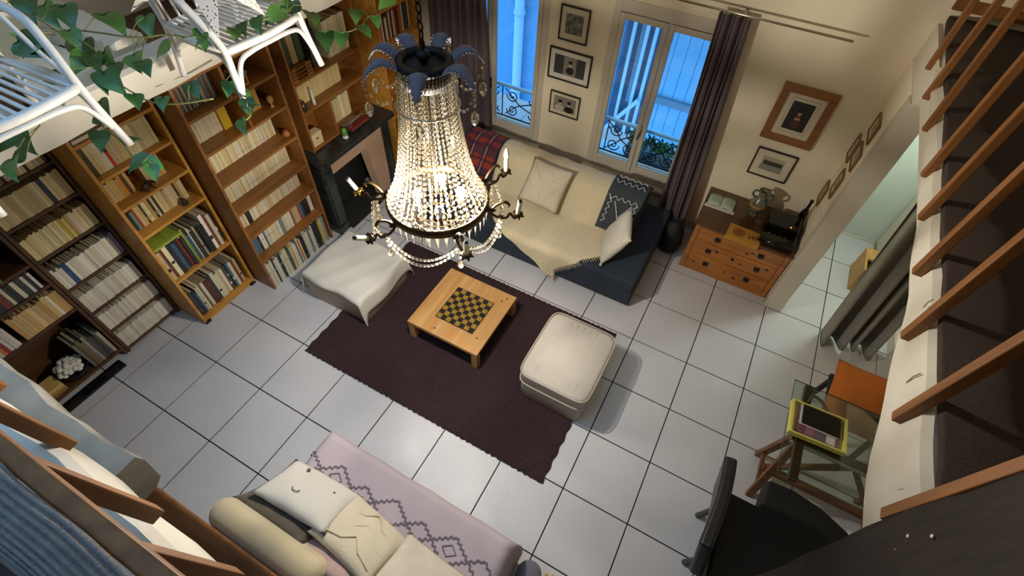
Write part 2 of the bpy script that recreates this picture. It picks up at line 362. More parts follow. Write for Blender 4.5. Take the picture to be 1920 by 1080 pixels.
# left side beams above the bookcases
def rough_beam(name, p0, p1, w_, h_, lab, seed):
    p0, p1 = Vector(p0), Vector(p1); d = (p1 - p0); s = d.normalized().cross(Vector((0, 0, 1))); r = MB(); ring = []
    for i in range(41):
        c = p0 + d * i / 40; a = .007 * math.sin(i * .9 + seed) + .005 * math.sin(i * 2.1 + seed)
        ring.append([c + s * (w_ / 2 + a) + Vector((0, 0, -h_ / 2)), c + s * (w_ / 2 + a) + Vector((0, 0, h_ / 2 - .02)), c + s * (w_ / 2 - .025) + Vector((0, 0, h_ / 2)), c + s * (-w_ / 2 + .025) + Vector((0, 0, h_ / 2)),
                     c + s * (-w_ / 2 - a) + Vector((0, 0, h_ / 2 - .02)), c + s * (-w_ / 2 - a) + Vector((0, 0, -h_ / 2))])
    vs = [p for q in ring for p in q]; n = 6
    r.add(vs, [(i * n + k, i * n + (k + 1) % n, (i + 1) * n + (k + 1) % n, (i + 1) * n + k) for i in range(40) for k in range(n)] + [tuple(range(n - 1, -1, -1)), tuple(40 * n + k for k in range(n))])
    return struct(r.build(name, M_beam), lab)
tb = rough_beam('tie_beam', (.285, -.4, 2.13), (.285, VW, 2.13), .21, .19, 'long white tie beam in front of the bookcase tops', 1)
MB().tube(catmull([at(x, y, 0, .396) for x, y in ((292, 163), (330, 147), (360, 135), (398, 113))], 4), .0028, 5).build('crack', crk, tb)
rough_beam('cross_beam', (.18, 1.33, 2.2), (UL, 1.33, 2.2), .2, .18, 'short white cross beam running to the left wall', 5)
struct(box('trim_4', M_wall, (UL, .16, -.4, 1.23, 2.06, 2.1)), 'pale ledge above the dark bookcases')
struct(box('trim_5', M_dark, (UL, .16, 1.43, VW, 2.06, 2.1)), 'ledge above the walnut bookcases, coloured dark for the shaded void')  # same ledge, darkened in colour to stand in for void and chair shadow

# ---- windows
def window(name, o):
    x0, x1 = o; r = MB(); y0, y1 = VW - .012, VW + .06
    root = bpy.data.objects.new(name, None); COL.objects.link(root); struct(root, 'tall casement window with painted wooden frame')
    f = MB(); f.box(x0 - .03, x0 + .035, y0, y1, ZS, ZT + .04); f.box(x1 - .035, x1 + .03, y0, y1, ZS, ZT + .04); f.box(x0 + .035, x1 - .035, y0, y1, ZT - .06, ZT + .04); f.box(x0 + .035, x1 - .035, y0, y1, ZS, ZS + .05)
    f.build('window_frame', M_winpaint, root, bevel=.004)
    box('window_sill', M_winpaint, (x0 - .06, x1 + .06, VW - .09, VW + .0, ZS - .045, ZS - .005), root, bevel=.006)
    xm = (x0 + x1) / 2
    for a, b in ((x0 + .037, xm - .004), (xm + .004, x1 - .037)):
        c = MB(); s = .045; zb, zt = ZS + .055, ZT - .065
        c.box(a, a + s, VW - .02, VW + .03, zb, zt); c.box(b - s, b, VW - .02, VW + .03, zb, zt); c.box(a + s, b - s, VW - .02, VW + .03, zb, zb + .09); c.box(a + s, b - s, VW - .02, VW + .03, zt - .05, zt)
        cc = c.build('casement', M_winpaint, root, bevel=.004)
        box('window_pane', M_pane, (a + s - .004, b - s + .004, VW + .004, VW + .008, zb + .086, zt - .046), cc)
        for zz in (zb + .15, (zb + zt) / 2, zt - .15):
            MB().lathe([(.007, -.03), (.007, .03)], (a + .0 if a < xm - .1 else b, VW - .024, zz), 8).build('hinge', M_winpaint, cc)
    h = MB(); h.box(xm - .012, xm + .012, VW - .03, VW - .02, .88, 1.0); h.tube([(xm, VW - .025, .95), (xm, VW - .06, .95), (xm - .012, VW - .065, .86)], .007, 8)
    h.build('window_handle', M_steel, root)
    return root
window('window_1', O1); window('window_2', O2)

# ================================================================== BOOKCASES
def bookcase(name, label, m, uf_, depth, v0, v1, z0, z1, shelves, t=.022, plinth=0, mids=(), back=True, feet=False):
    r = thing(name, label, 'bookcase', (uf_ - depth / 2, (v0 + v1) / 2, z0)); d = depth / 2; hw = (v1 - v0) / 2; H = z1 - z0
    for s in (-1, 1):
        y = s * (hw - t / 2); box('side_panel', m, (-d, d, y - t / 2, y + t / 2, 0, H), r, .002)
    for z in shelves:
        zz = z - z0; box('shelf', m, (-d + .01, d - .002, -hw + t, hw - t, zz - t, zz), r, .002)
    for y in mids:
        box('divider', m, (-d + .01, d - .001, y[0] - (v0 + v1) / 2 - t / 2, y[0] - (v0 + v1) / 2 + t / 2, y[1] - z0, y[2] - z0), r, .002)
    box('top_panel', m, (-d, d, -hw + t, hw - t, H - t, H), r, .002)
    if back: box('back_panel', m, (-d, -d + .008, -hw + t, hw - t, 0, H - t), r)
    if plinth: box('plinth', m, (d - .03, d - .01, -hw + t, hw - t, 0, plinth), r, .002)
    if feet:
        for s in (-1, 1): box('foot', M_blackm, (d - .05, d + .012, s * (hw - .03) - .028, s * (hw - .03) + .028, -.0, .02), r, .003)
    return r
bookcase('bookcase', 'dark oak bookcase with green box, white flowers and mixed old books', M_dark, -.2, .3, -.72, .205, 0, 2.02, (1.66, 1.40, 1.14, .94, .66, .08))
bookcase('bookcase', 'dark oak bookcase packed with seven rows of cream paperbacks', M_dark, -.2, .3, .21, .715, 0, 2.02, (1.66, 1.40, 1.12, .81, .53, .29, .045))
bookcase('bookcase', 'honey pine bookcase with art books on its two lowest shelves', M_pine, .12, .34, .725, 1.295, 0, 2.0, (1.84, 1.58, 1.33, 1.06, .56, .06), plinth=.055, feet=True)
bookcase('bookcase', 'walnut bookcase beside the black fireplace with pale paperbacks', M_brown, .35, .36, 1.315, 2.125, 0, 2.02, (1.77, 1.50, 1.22, .93, .66, .37), mids=((1.70, 1.77, 2.0), (1.76, 1.50, 1.75)))
bookcase('bookcase', 'walnut bookcase standing on the black mantelpiece', M_brown, .27, .26, 2.285, 3.13, .902, 2.05, (1.55, 1.29, .93), mids=((2.62, .93, 1.27),))
bookcase('bookcase', 'pine bookcase between mantelpiece and plum curtain', M_pine, .42, .34, 3.235, 3.86, 0, 2.08, (1.82, 1.5, 1.15, .8, .45, .08))

BOOKS = []      # (case, row, ordinal words, u_front, v, z, thick, h, depth, colour, kind)
def cover_mat(c):
    nm = 'cover_' + c
    if nm in MATS: return MATS[nm]
    m = bpy.data.materials.new(nm); m.use_nodes = True; MATS[nm] = m; nt = m.node_tree; L = nt.links.new; b = nt.nodes['Principled BSDF']; b.inputs['Roughness'].default_value = .5
    col = lin(c); lum = sum(col) / 3
    tc = nt.nodes.new('ShaderNodeTexCoord'); oi = nt.nodes.new('ShaderNodeObjectInfo'); mp = nt.nodes.new('ShaderNodeMapping'); mp.inputs['Scale'].default_value = (1, 3, 26)
    L(tc.outputs['Generated'], mp.inputs[0])
    n = nt.nodes.new('ShaderNodeTexNoise'); n.noise_dimensions = '4D'; n.inputs['Scale'].default_value = 1.6; n.inputs['Detail'].default_value = 2
    mu = nt.nodes.new('ShaderNodeMath'); mu.operation = 'MULTIPLY'; mu.inputs[1].default_value = 90; L(oi.outputs['Random'], mu.inputs[0]); L(mu.outputs[0], n.inputs['W']); L(mp.outputs[0], n.inputs['Vector'])
    r = nt.nodes.new('ShaderNodeValToRGB'); r.color_ramp.elements[0].position = .60; r.color_ramp.elements[1].position = .68
    ink = [v * .45 for v in col] if lum > .12 else [min(1, v * .6 + .35) for v in col]
    r.color_ramp.elements[0].color = (*col, 1); r.color_ramp.elements[1].color = (*[a * .5 + b_ * .5 for a, b_ in zip(col, ink)], 1); L(n.outputs[0], r.inputs[0])
    hv = nt.nodes.new('ShaderNodeHueSaturation'); mr = nt.nodes.new('ShaderNodeMapRange'); mr.inputs[3].default_value = .78; mr.inputs[4].default_value = 1.12
    L(oi.outputs['Random'], mr.inputs[0]); L(mr.outputs[0], hv.inputs['Value']); L(r.outputs[0], hv.inputs['Color']); L(hv.outputs[0], b.inputs['Base Color'])
    return m
M_pages = mat('book_pages', '#cdbd98', .9, var=.4, vscale=60, col2='#a89873'); M_pagesd = mat('old_pages', '#8f8068', .9, var=.4, vscale=60)
CREAM = ['#dccb98', '#d2bf8a', '#e2d5ac', '#d8c8a0', '#cbb785']; WHITE = ['#e2dccb', '#d8d0bc', '#e6e1d4', '#cfc6b0']
MIXD = ['#d8cdb0', '#e0d8c4', '#3a332c', '#7a2f22', '#2c4258', '#c9bda0', '#a8632c', '#47463f', '#d9d2c0', '#6b5a36', '#2b2724']
ART = ['#2a2826', '#cfc3a4', '#3a3a38', '#6c5a40', '#7d3a28', '#8a9a3a', '#d8cfb4', '#23282c', '#35526a', '#b9ab88', '#54402c', '#1d1c1b', '#ded8c6']
MAG = ['#4a4a48', '#6c6a62', '#8a8478', '#3a3632', '#5a4a3c', '#9a9280']
def cname(c):
    r, g, b = [int(c[i:i + 2], 16) for i in (1, 3, 5)]; mx, mn = max(r, g, b), min(r, g, b)
    if mx < 80: return 'black' if mx < 62 else 'dark'
    if mx - mn < 28: return 'white' if mn > 190 else 'grey'
    if b == mx: return 'blue'
    if g == mx: return 'green'
    if r > 190 and g > 170 and b > 195: return 'white'
    if r > 185 and g > 165 and b > 110: return 'cream'
    if r > 200 and g > 150: return 'yellow'
    if r > 170 and g > 80: return 'orange'
    if r > 110 and g < 75: return 'red'
    return 'brown' if r < 150 else 'tan'
def row(case, words, uf_, v0, v1, z, pal, h=(.165, .185), t=(.014, .024), d=.115, inset=.01, special=(), gap=(), lean=0, kind='paperback', ij=.006):
    """special: (v, colour, thickness, height)"""
    sp = sorted(special); v = v0
    hh = random.uniform(*h)
    while v < v1 - .008:
        if gap and any(a <= v < b for a, b in gap): v += .005; continue
        if sp and v >= sp[0][0]:
            _, c, tt, bh = sp.pop(0); dd = d
        else:
            c = random.choice(pal); tt = random.uniform(*t); bh = random.uniform(*h) if random.random() < .35 else hh + random.uniform(-.004, .004); dd = d * random.uniform(.94, 1.02)
            if random.random() < .12: hh = random.uniform(*h)
        if v + tt > v1: break
        BOOKS.append((case, words, uf_ - inset - random.uniform(0, ij), v, z, tt, bh, dd, c, kind)); v += tt + random.uniform(.0003, .0015)
D7, DA, HP, WF, WM, PC = 'the dark paperback bookcase', 'the bookcase with the green box', 'the honey pine bookcase', 'the walnut bookcase by the fireplace', 'the bookcase on the mantelpiece', 'the bookcase by the curtain'
# dark bookcase B, rows from the floor up
B0, B1 = .236, .69
row(D7, 'lowest row', -.2, B0, B1, .047, WHITE, (.165, .175), (.011, .018), d=.12)
row(D7, 'second-lowest row', -.2, B0, B1, .292, WHITE, (.165, .178), (.011, .018), d=.12)
row(D7, 'third-lowest row', -.2, B0, B1, .532, WHITE, (.165, .18), (.012, .02), special=((.655, '#b5433a', .022, .18),), d=.12)
row(D7, 'fourth-lowest row', -.2, B0, B1, .812, WHITE + ['#d8cfb0'], (.17, .2), (.014, .022), special=((.30, '#2d4d7a', .034, .19), (.655, '#8a7c92', .014, .20), (.672, '#8a7c92', .014, .20)), d=.12)
row(D7, 'fifth-lowest row', -.2, B0, B1, 1.122, CREAM, (.17, .185), (.012, .02), special=((.46, '#b59a2e', .022, .18), (.51, '#b59a2e', .012, .18), (.55, '#e0cdb8', .026, .182)), d=.12)
row(D7, 'sixth-lowest row', -.2, B0, B1, 1.402, CREAM, (.18, .2), (.016, .026), special=((.535, '#2c3e52', .03, .19),), d=.12)
row(D7, 'topmost row', -.2, .27, .68, 1.662, CREAM + MIXD, (.16, .185), (.012, .02), d=.12)
# dark bookcase A
row(DA, 'bottom row', -.2, -.02, .18, .082, MAG + ['#9a8456', '#7d6840', '#b0a68c'], (.24, .32), (.012, .03), d=.2, kind='old folder', inset=.02)
row(DA, 'tan row', -.2, -.36, -.17, .662, ['#b4602c', '#a8442c', '#c77a3a', '#8a3a3a', '#d0c8c0'], (.17, .2), (.016, .026), d=.13, kind='old book')
row(DA, 'tan row', -.2, -.15, .18, .662, ['#c7a468', '#b8925a', '#cdb27c', '#bfa070', '#d6cdb4'], (.19, .23), (.018, .036), d=.14, kind='old book')
row(DA, 'row under the box', -.2, -.33, .165, .942, WHITE + ['#2c3034', '#5c3a30', '#d6cdb4'], (.15, .17), (.016, .028), special=((.03, '#30383a', .035, .165), (-.10, '#8a3a2c', .02, .16)), d=.12)
# honey pine bookcase
P0, P1 = .75, 1.27
row(HP, 'lowest row', .12, P0, P1, .062, ART, (.26, .36), (.014, .03), d=.22, special=((.80, '#3a6a96', .016, .24), (.90, '#5a2f24', .05, .29), (1.02, '#cfc49a', .03, .28), (1.14, '#4d6f86', .022, .31)), kind='art book', inset=.03, ij=.03)
row(HP, 'second-lowest row', .12, P0, P1 + .0, .562, ART, (.27, .35), (.014, .032), d=.22, special=((.79, '#d8cfa6', .036, .32), (.84, '#1c1d1e', .036, .33), (.92, '#6e2f24', .024, .31), (.97, '#7f9030', .024, .36), (1.03, '#d0c8b4', .012, .33), (1.16, '#e4e0d6', .03, .37)), kind='art book', inset=.02, ij=.03)
row(HP, 'third-lowest row', .12, P0, P1 - .03, 1.062, CREAM + ['#d9c090', '#c7a860'], (.165, .185), (.014, .024), special=((.755, '#1f2326', .026, .15), (.785, '#4a8a78', .02, .16), (.808, '#b5382a', .016, .17), (.88, '#3a2c24', .014, .18), (.935, '#2a2320', .014, .18), (.97, '#332a26', .018, .185), (1.15, '#5c3a24', .016, .18)), d=.12, inset=.10)
row(HP, 'fourth-lowest row', .12, P0 + .01, .965, 1.332, ['#d8c28a', '#c9a850', '#cfae6a'], (.15, .175), (.014, .024), special=((.86, '#d98a2c', .024, .17), (.885, '#5a3a28', .02, .18), (.92, '#4c4a44', .034, .19), (.945, '#e0d6bc', .016, .185)), d=.12, inset=.10)
row(HP, 'fourth-lowest row', .12, 1.03, 1.2, 1.332, ['#e2d5ac', '#d2bf8a', '#d6983c'], (.16, .18), (.016, .026), d=.12, inset=.10)
row(HP, 'fifth-lowest row', .12, P0 + .015, P1 - .02, 1.582, CREAM, (.19, .21), (.018, .03), special=((.76, '#4a4420', .03, .2), (.85, '#e6dfcc', .034, .2), (.885, '#c4312a', .02, .11)), d=.13, inset=.06)
# walnut bookcase by the fireplace
Q0, Q1 = 1.34, 2.10
row(WF, 'lowest row', .35, Q0, Q1, .002, ['#d6cc9a', '#c8c0a0', '#cfc8b4', '#b9b4a4', '#d8d2bc', '#4a5a58', '#2a2c2c', '#a8a28c'], (.27, .33), (.012, .024), d=.2, special=((1.62, '#c9a35a', .02, .29), (1.72, '#b8452c', .012, .29), (1.86, '#2f5a66', .012, .32), (1.93, '#1c1e1e', .03, .32), (1.99, '#cdb24a', .026, .3), (2.05, '#8a8a80', .03, .32)), kind='record sleeve', inset=.01, ij=.004)
row(WF, 'second-lowest row', .35, Q0 + .02, Q1, .372, WHITE + ['#2c2e30', '#d8cba0', '#54708a', '#7d8a80'], (.17, .21), (.012, .026), special=((1.80, '#a8402c', .014, .2), (1.84, '#d2b48c', .06, .2), (1.91, '#b5382a', .016, .2), (1.94, '#35484a', .022, .2), (1.97, '#17191a', .05, .21), (2.03, '#ddd6c2', .04, .21)), d=.13, inset=.09)
row(WF, 'third-lowest row', .35, Q0, Q1 - .0, .662, CREAM + WHITE, (.175, .195), (.011, .018), special=((1.46, '#221f1e', .045, .19), (2.06, '#7a2430', .03, .19)), d=.12, inset=.14)
row(WF, 'fourth-lowest row', .35, Q0, Q1 - .03, .932, CREAM + WHITE, (.175, .195), (.011, .018), special=((1.34, '#2e6da0', .055, .17),), d=.12, inset=.15)
row(WF, 'fifth-lowest row', .35, Q0, Q1 - .05, 1.222, CREAM + WHITE, (.185, .205), (.011, .018), special=((1.66, '#e4dfd2', .02, .21),), d=.12, inset=.16)
row(WF, 'sixth-lowest row', .35, Q0, 1.625, 1.502, ['#dcd0b4', '#e2d8c0', '#d6c8a8'], (.18, .2), (.011, .018), d=.12, inset=.15)
row(WF, 'sixth-lowest row', .35, 1.625, 1.745, 1.502, ['#d9b52a'], (.22, .23), (.03, .036), d=.14, inset=.13, special=((1.66, '#d8b060', .05, .22),))
row(WF, 'sixth-lowest row', .35, 1.78, 2.0, 1.502, ['#cfa24e', '#d8ae5a', '#c99a48'], (.2, .21), (.02, .03), d=.14, inset=.14)
row(WF, 'topmost row', .35, Q0, 1.67, 1.772, MAG, (.20, .215), (.008, .016), d=.16, inset=.1, kind='magazine')
# bookcase on the mantel
row(WM, 'top row', .27, 2.62, 2.74, 1.552, ['#3a3226', '#22201c'], (.28, .3), (.03, .05), d=.14, inset=.08)
row(WM, 'top row', .27, 2.80, 3.08, 1.552, ['#ddd3b2', '#d5c9a4'], (.3, .31), (.022, .032), d=.15, inset=.07)
row(WM, 'middle row', .27, 2.31, 2.93, 1.292, ['#e0cc94', '#d6c088', '#dcc890'], (.165, .17), (.022, .03), special=((2.93, '#8a2f24', .02, .17),), d=.13, inset=.11)
row(WM, 'bottom row', .27, 2.66, 2.98, .932, ['#e0d2a4', '#d9ca98', '#e4d8b0'], (.22, .235), (.022, .04), d=.13, inset=.12)
row(PC, 'upper row', .42, 3.27, 3.8, 1.502, MIXD + ['#b5382a'], (.2, .28), (.02, .035), d=.16, inset=.08)
# unit book meshes (thick x: depth 0..-1, y 0..1, z 0..1)
def book_mesh(nm, pages=True):
    b = MB(); b.box(-.04, 0, 0, 1, 0, 1); b.box(-1, -.04, 0, .07, 0, 1); b.box(-1, -.04, .93, 1, 0, 1)
    if pages: b.mi = 1; b.box(-.97, -.04, .07, .93, .015, .965)
    return b.mesh(nm, [cover_mat('#d8c8a0')] + ([M_pages] if pages else []))
ME_pb = book_mesh('paperback'); ME_cov = book_mesh('cover', False)
ME_pg = MB().box(-.97, -.04, .07, .93, .015, .97).mesh('pages', M_pages); ME_pgd = MB().box(-.97, -.04, .07, .93, .015, .97).mesh('pages', M_pagesd)
ME_lab = MB().box(0, .006, .12, .88, 0, 1).mesh('spine_label', mat('label_paper', '#d8d0b8', .7)); ME_lab2 = MB().box(0, .006, .12, .88, 0, 1).mesh('spine_label', mat('label_dark', '#2a2a2c', .6))
def bscore(b):
    a = proj((b[2], b[3], b[4])); c = proj((b[2], b[3] + b[5], b[4])); e = proj((b[2], b[3], b[4] + b[6]))
    if not (-30 < a[0] < 1950 and -30 < a[1] < 1110): return 0
    # hidden behind the tie beam?
    if b[4] > 1.9: return 0
    return math.hypot(a[0] - c[0], a[1] - c[1]) * math.hypot(a[0] - e[0], a[1] - e[1])
order = sorted(BOOKS, key=lambda b: -bscore(b)); N_IND = 300
rest = MB(); rmats = []
for i, b in enumerate(order):
    case, words, u, v, z, t, h, d, c, kind = b; cm = cover_mat(c)
    if i < N_IND and bscore(b) > 0:
        lab = f'{cname(c)} {kind} in the {words} of {case}'
        nm = {'paperback': 'paperback_book', 'art book': 'art_book', 'record sleeve': 'record_sleeve', 'old folder': 'document_folder', 'old book': 'old_book', 'magazine': 'magazine'}[kind]
        big = h > .235
        o = link_mesh(nm, ME_cov if big else ME_pb, None, (u, v, z), (0, 0, 0), (d, t, h)); o.material_slots[0].link = 'OBJECT'; o.material_slots[0].material = cm
        tag(o, lab, 'book' if kind in ('paperback', 'art book', 'old book') else kind.split()[-1], f'{cname(c)} {kind}s in the {words} of {case}')
        if big:
            link_mesh('pages', ME_pgd if random.random() < .6 else ME_pg, o)
            if kind == 'art book' and random.random() < .3:
                lum = sum(lin(c)) / 3; l = link_mesh('spine_label', ME_lab if lum < .2 else ME_lab2, o, (0, 0, random.uniform(.25, .6)), (0, 0, 0), (1, 1, random.uniform(.04, .12)))
    else:
        if cm not in rmats: rmats.append(cm)
        rest.mi = rmats.index(cm); rest.box(u - d, u, v, v + t, z, z + h)
if rest.v:
    tag(rest.build('packed_books', rmats), 'remaining small books packed on the upper and farther shelves', 'books', kind='stuff')

# ---- small things on the shelves
def lathe_thing(name, label, cat, prof, loc, m, n=14, group=None):
    return tag(_lt(name, prof, loc, m, n), label, cat, group)
def _lt(name, prof, loc, m, n):
    o = MB().lathe(prof, (0, 0, 0), n).build(name, m, None, smooth=True); o.location = loc; return o
tag(box('storage_box', mat('green_cardboard', '#6f7f4a', .8, var=.2), (-.36, -.19, -.34, .02, 1.142, 1.29), bevel=.004), 'flat olive green storage box on the dark bookcase', 'box')
fb = thing('flower_bowl', 'dark bowl of white fabric flowers on the bottom shelf', 'bowl', (-.29, -.12, .082))
MB().lathe([(.05, 0), (.08, .015), (.105, .06), (.11, .075), (.1, .07), (.05, .03), (0.01, .03)], n=16).build('bowl', M_blackm, fb, smooth=True)
for i in range(11):
    a, r = i * 2.4, .018 + .062 * math.sqrt(i / 11); ff = MB()
    for k in range(5):
        ff.bead((r * math.cos(a) + .020 * math.cos(k * 1.257), r * math.sin(a) + .020 * math.sin(k * 1.257), .10 + .035 * (1 - i / 11) + .003 * k), .026, .020, (math.cos(k), math.sin(k), 1.5), 6)
    ff.build('flower', M_offwhite, fb, smooth=True)
for i, (v0, v1, hh, c, lab) in enumerate([(-.52, -.46, .20, '#7d6a48', 'thick brown folder leaning at the bottom of the dark bookcase'), (-.455, -.36, .06, '#b3955a', 'yellowed folder lying flat on the bottom shelf')]):
    o = box('document_folder', cover_mat(c), (-.42, -.22 + .01 * i, v0, v1, .083, .083 + hh), bevel=.003); tag(o, lab, 'folder')
st = [(-.36, -.10, '#8d6b3c', .0), (-.34, -.12, '#a5844e', .032), (-.37, -.13, '#c7a862', .06)]
for (v0, v1, c, dz) in st:
    o = box('document_folder', cover_mat(c), (-.36, -.22, -.352, -.238, .083 + dz, .083 + dz + .028), bevel=.002)
    o.location = (0.0, -.0, 0); tag(o, {'#8d6b3c': 'brown folder at the bottom of the small stack beside the flower bowl', '#a5844e': 'tan folder in the middle of the small stack beside the flower bowl', '#c7a862': 'yellowed folder on top of the small stack beside the flower bowl'}[c], 'folder')
hb = box('horizontal_book', cover_mat('#8fa03a'), (-.07, .10, .755, .99, .892, .912), bevel=.002); tag(hb, 'thin lime green book lying flat above the art books', 'book')
# it rests on the art books of that row
tag(box('horizontal_book', cover_mat('#ddd6c4'), (-.06, .10, .76, 1.03, 1.842, 1.865), bevel=.002), 'white book lying flat on the top shelf of the pine bookcase', 'book')
s = thing('paperweight', 'dark wooden animal carving on the pine bookcase shelf', 'carving', (.07, .985, 1.332)); cv = MB()
cv.tube(catmull([(0, -.05, .02), (.01, -.02, .035), (0, .02, .04), (-.01, .05, .03), (0, .07, .015)], 4), [.006, .01, .014, .018, .02, .021, .021, .02, .02, .018, .016, .014, .012, .01, .008, .006, .004], 8)
cv.build('body', M_knot, s, smooth=True)
for dx, dy in ((.018, -.02), (-.018, -.02), (.018, .03), (-.018, .03)): MB().tube([(dx * .4, dy, .03), (dx, dy, .012), (dx * 1.6, dy + .01, 0)], .005, 6).build('leg', M_knot, s, smooth=True)
lathe_thing('small_jar', 'small dark glass jar before the pale books of the pine bookcase', 'jar', [(.018, 0), (.026, .012), (.024, .035), (.012, .046), (.014, .055), (.012, .055)], (.07, 1.15, 1.062), mat('smoked_glass', '#2a2f2c', .15))
lathe_thing('small_vase', 'small round terracotta vase at the shelf end', 'vase', [(.015, 0), (.03, .015), (.032, .03), (.018, .05), (.02, .058), (.012, .055)], (.29, 2.06, 1.222), mat('terracotta', '#a4663a', .6))
lathe_thing('glass_ornament', 'small glass egg cup by the yellow books', 'ornament', [(.02, 0), (.018, .008), (.006, .02), (.024, .05), (.026, .07), (.014, .09), (.004, .092)], (.27, 2.04, 1.502), mat('amber_glass', '#b08a5a', .1))
lathe_thing('small_vase', 'dark violet glass pot on the mantel bookcase', 'vase', [(.03, 0), (.034, .02), (.034, .05), (.02, .06), (.022, .075), (.012, .075)], (.22, 2.36, 1.292), mat('violet_glass', '#3a2a34', .2))
lathe_thing('figurine', 'slim white figurine before the cream books', 'figurine', [(.016, 0), (.014, .04), (.011, .08), (.013, .1), (.006, .112), (.012, .124), (.01, .14), (.002, .146)], (.24, 2.47, 1.292), mat('porcelain', '#d8d4cc', .3))
wb = thing('wooden_box', 'pale wooden box with a small clasp on the mantel bookcase', 'box', (.21, 2.38, .932)); box('body', mat('birch_box', '#d9c49a', .5), (-.04, .04, -.065, .065, 0, .1), wb, .003); box('lid', mat('birch_box', '#d9c49a'), (-.042, .042, -.067, .067, .102, .125), wb, .003); box('clasp', M_bronze, (.042, .048, -.012, .012, .07, .078), wb)
gf = thing('green_figurine', 'small green and white glazed ornament on the mantelpiece', 'ornament', (.35, 2.62, .902))
MB().lathe([(.026, 0), (.03, .015), (.02, .03)], n=12).build('base', mat('porcelain', '#d8d4cc'), gf, smooth=True)
MB().lathe([(.018, .03), (.03, .05), (.026, .085), (.012, .105), (.002, .11)], n=12).build('body', mat('green_glaze', '#3f7a34', .25, var=.8, vscale=30, col2='#86a85c'), gf, smooth=True)
fr = thing('framed_snapshot', 'small grey photo frame tilted over the mantelpiece books', 'picture frame', (.28, 2.80, .935)); k = MB().box(-.075, .075, -.1, .1, 0, .012); k.build('frame', mat('pewter', '#8d8a82', .4, metal=.5), fr, bevel=.003)
box('photo', mat('sepia_photo', '#9a7a4e', .5, var=.7, vscale=18, col2='#4a3a28'), (-.05, .05, -.07, .07, .012, .0145), fr); fr.rotation_euler = (0, -.5, .1); fr.location = (.30, 2.78, .98)
tag(box('horizontal_book', cover_mat('#7a2f2a'), (.24, .37, 2.70, 2.95, .932, .955)), 'dark red book lying flat under the tilted frame', 'book')
wine = thing('bottle_rack', 'small pine crate of dark miniature bottles on the walnut bookcase', 'crate', (.25, 1.80, 1.772)); box('base', M_pine, (-.06, .06, -.075, .1, 0, .012), wine); box('end', M_pine, (-.06, .06, -.075, -.065, .012, .1), wine); box('end', M_pine, (-.06, .06, .09, .1, .012, .1), wine); box('back', M_pine, (-.06, -.052, -.065, .09, .012, .1), wine)
for i in range(5): MB().lathe([(.013, .012), (.013, .08), (.005, .1), (.005, .13)], (0, -.05 + i * .029, 0), 8).build('bottle', M_gloss, wine, smooth=True)
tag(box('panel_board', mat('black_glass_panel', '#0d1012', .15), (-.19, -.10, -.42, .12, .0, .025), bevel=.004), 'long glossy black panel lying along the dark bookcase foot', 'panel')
st2 = thing('document_tray', 'stack of wooden document trays on the mantel bookcase', 'tray', (.2, 2.42, 1.552))
for i in range(4):
    box('tray', M_brown, (-.09, .06, -.1, .12, i * .03, i * .03 + .008), st2); box('tray_front', M_brown, (.052, .06, -.1, -.05, i * .03 + .008, i * .03 + .024), st2); box('tray_front', M_brown, (.052, .06, .06, .12, i * .03 + .008, i * .03 + .024), st2)
for v, c, lb in ((2.36, '#2c4a2c', 'dark green ring binder'), (2.44, '#c7a878', 'tan ring binder'), (2.51, '#33502c', 'leaf green ring binder')):
    o = box('ring_binder', cover_mat(c), (.05, .2, v - .03, v + .03, 1.664, 1.664 + .24), bevel=.003); tag(o, lb + ' standing on the wooden document trays', 'binder')

# ---- chimney breast and fireplace
struct(box('wall_chimney', mat('brown_wall', '#4a3a2c', .85), (UL, .005, 2.135, 3.23, 0, ZC)), 'chimney breast')
fp = thing('fireplace', 'black marble fireplace with pink inner surround', 'fireplace', (0.005, 2.70, 0))
mt = MB(); mt.prism([(0, -.53), (.445, -.53), (.455, -.52), (.455, .51), (.445, .52), (0, .52)], .855, .90); mt.build('mantel_shelf', M_marble, fp, bevel=.004)
box('frieze', M_marble, (0, .39, -.50, .49, .80, .855), fp, .004)
for y0, y1 in ((-.50, -.37), (.38, .49)):
    j = box('jamb', M_marble, (0, .38, y0, y1, 0, .80), fp, .004); MB().box(.38, .392, y0 + .02, y1 - .02, .1, .74).build('jamb_panel', M_marble, j, bevel=.003); box('plinth', M_marble, (.0, .40, y0 - .01, y1 + .01, 0, .08), j, .003)
sr = MB(); sr.add([(.37, -.37, .80), (.37, .38, .80), (.37, .38, 0), (.37, .19, 0), (.30, .19, .0), (.30, .12, .64), (.30, -.37, .66), (.37, -.37, .66), (.37, .13, .66)], [])
box('surround_top', M_pink, (.30, .365, -.37, .38, .67, .80), fp, .003)
sp = MB(); sp.add([(.365, .13, .67), (.365, .38, .67), (.365, .38, 0), (.365, .22, 0), (.29, .10, .67), (.29, .38, .67), (.29, .38, 0), (.29, .2, 0)], [(0, 1, 2, 3), (7, 6, 5, 4), (0, 3, 7, 4), (1, 0, 4, 5), (2, 1, 5, 6), (3, 2, 6, 7)]); sp.build('surround_side', M_pink, fp)
box('firebox', M_soot, (.01, .03, -.37, .38, 0, .8), fp); box('hearth', M_soot, (.0, .44, -.37, .3, 0.001, .012), fp)
box('damper', mat('iron_shutter', '#2c2e2c', .6, metal=.4), (.12, .14, -.36, .2, .02, .66), fp)

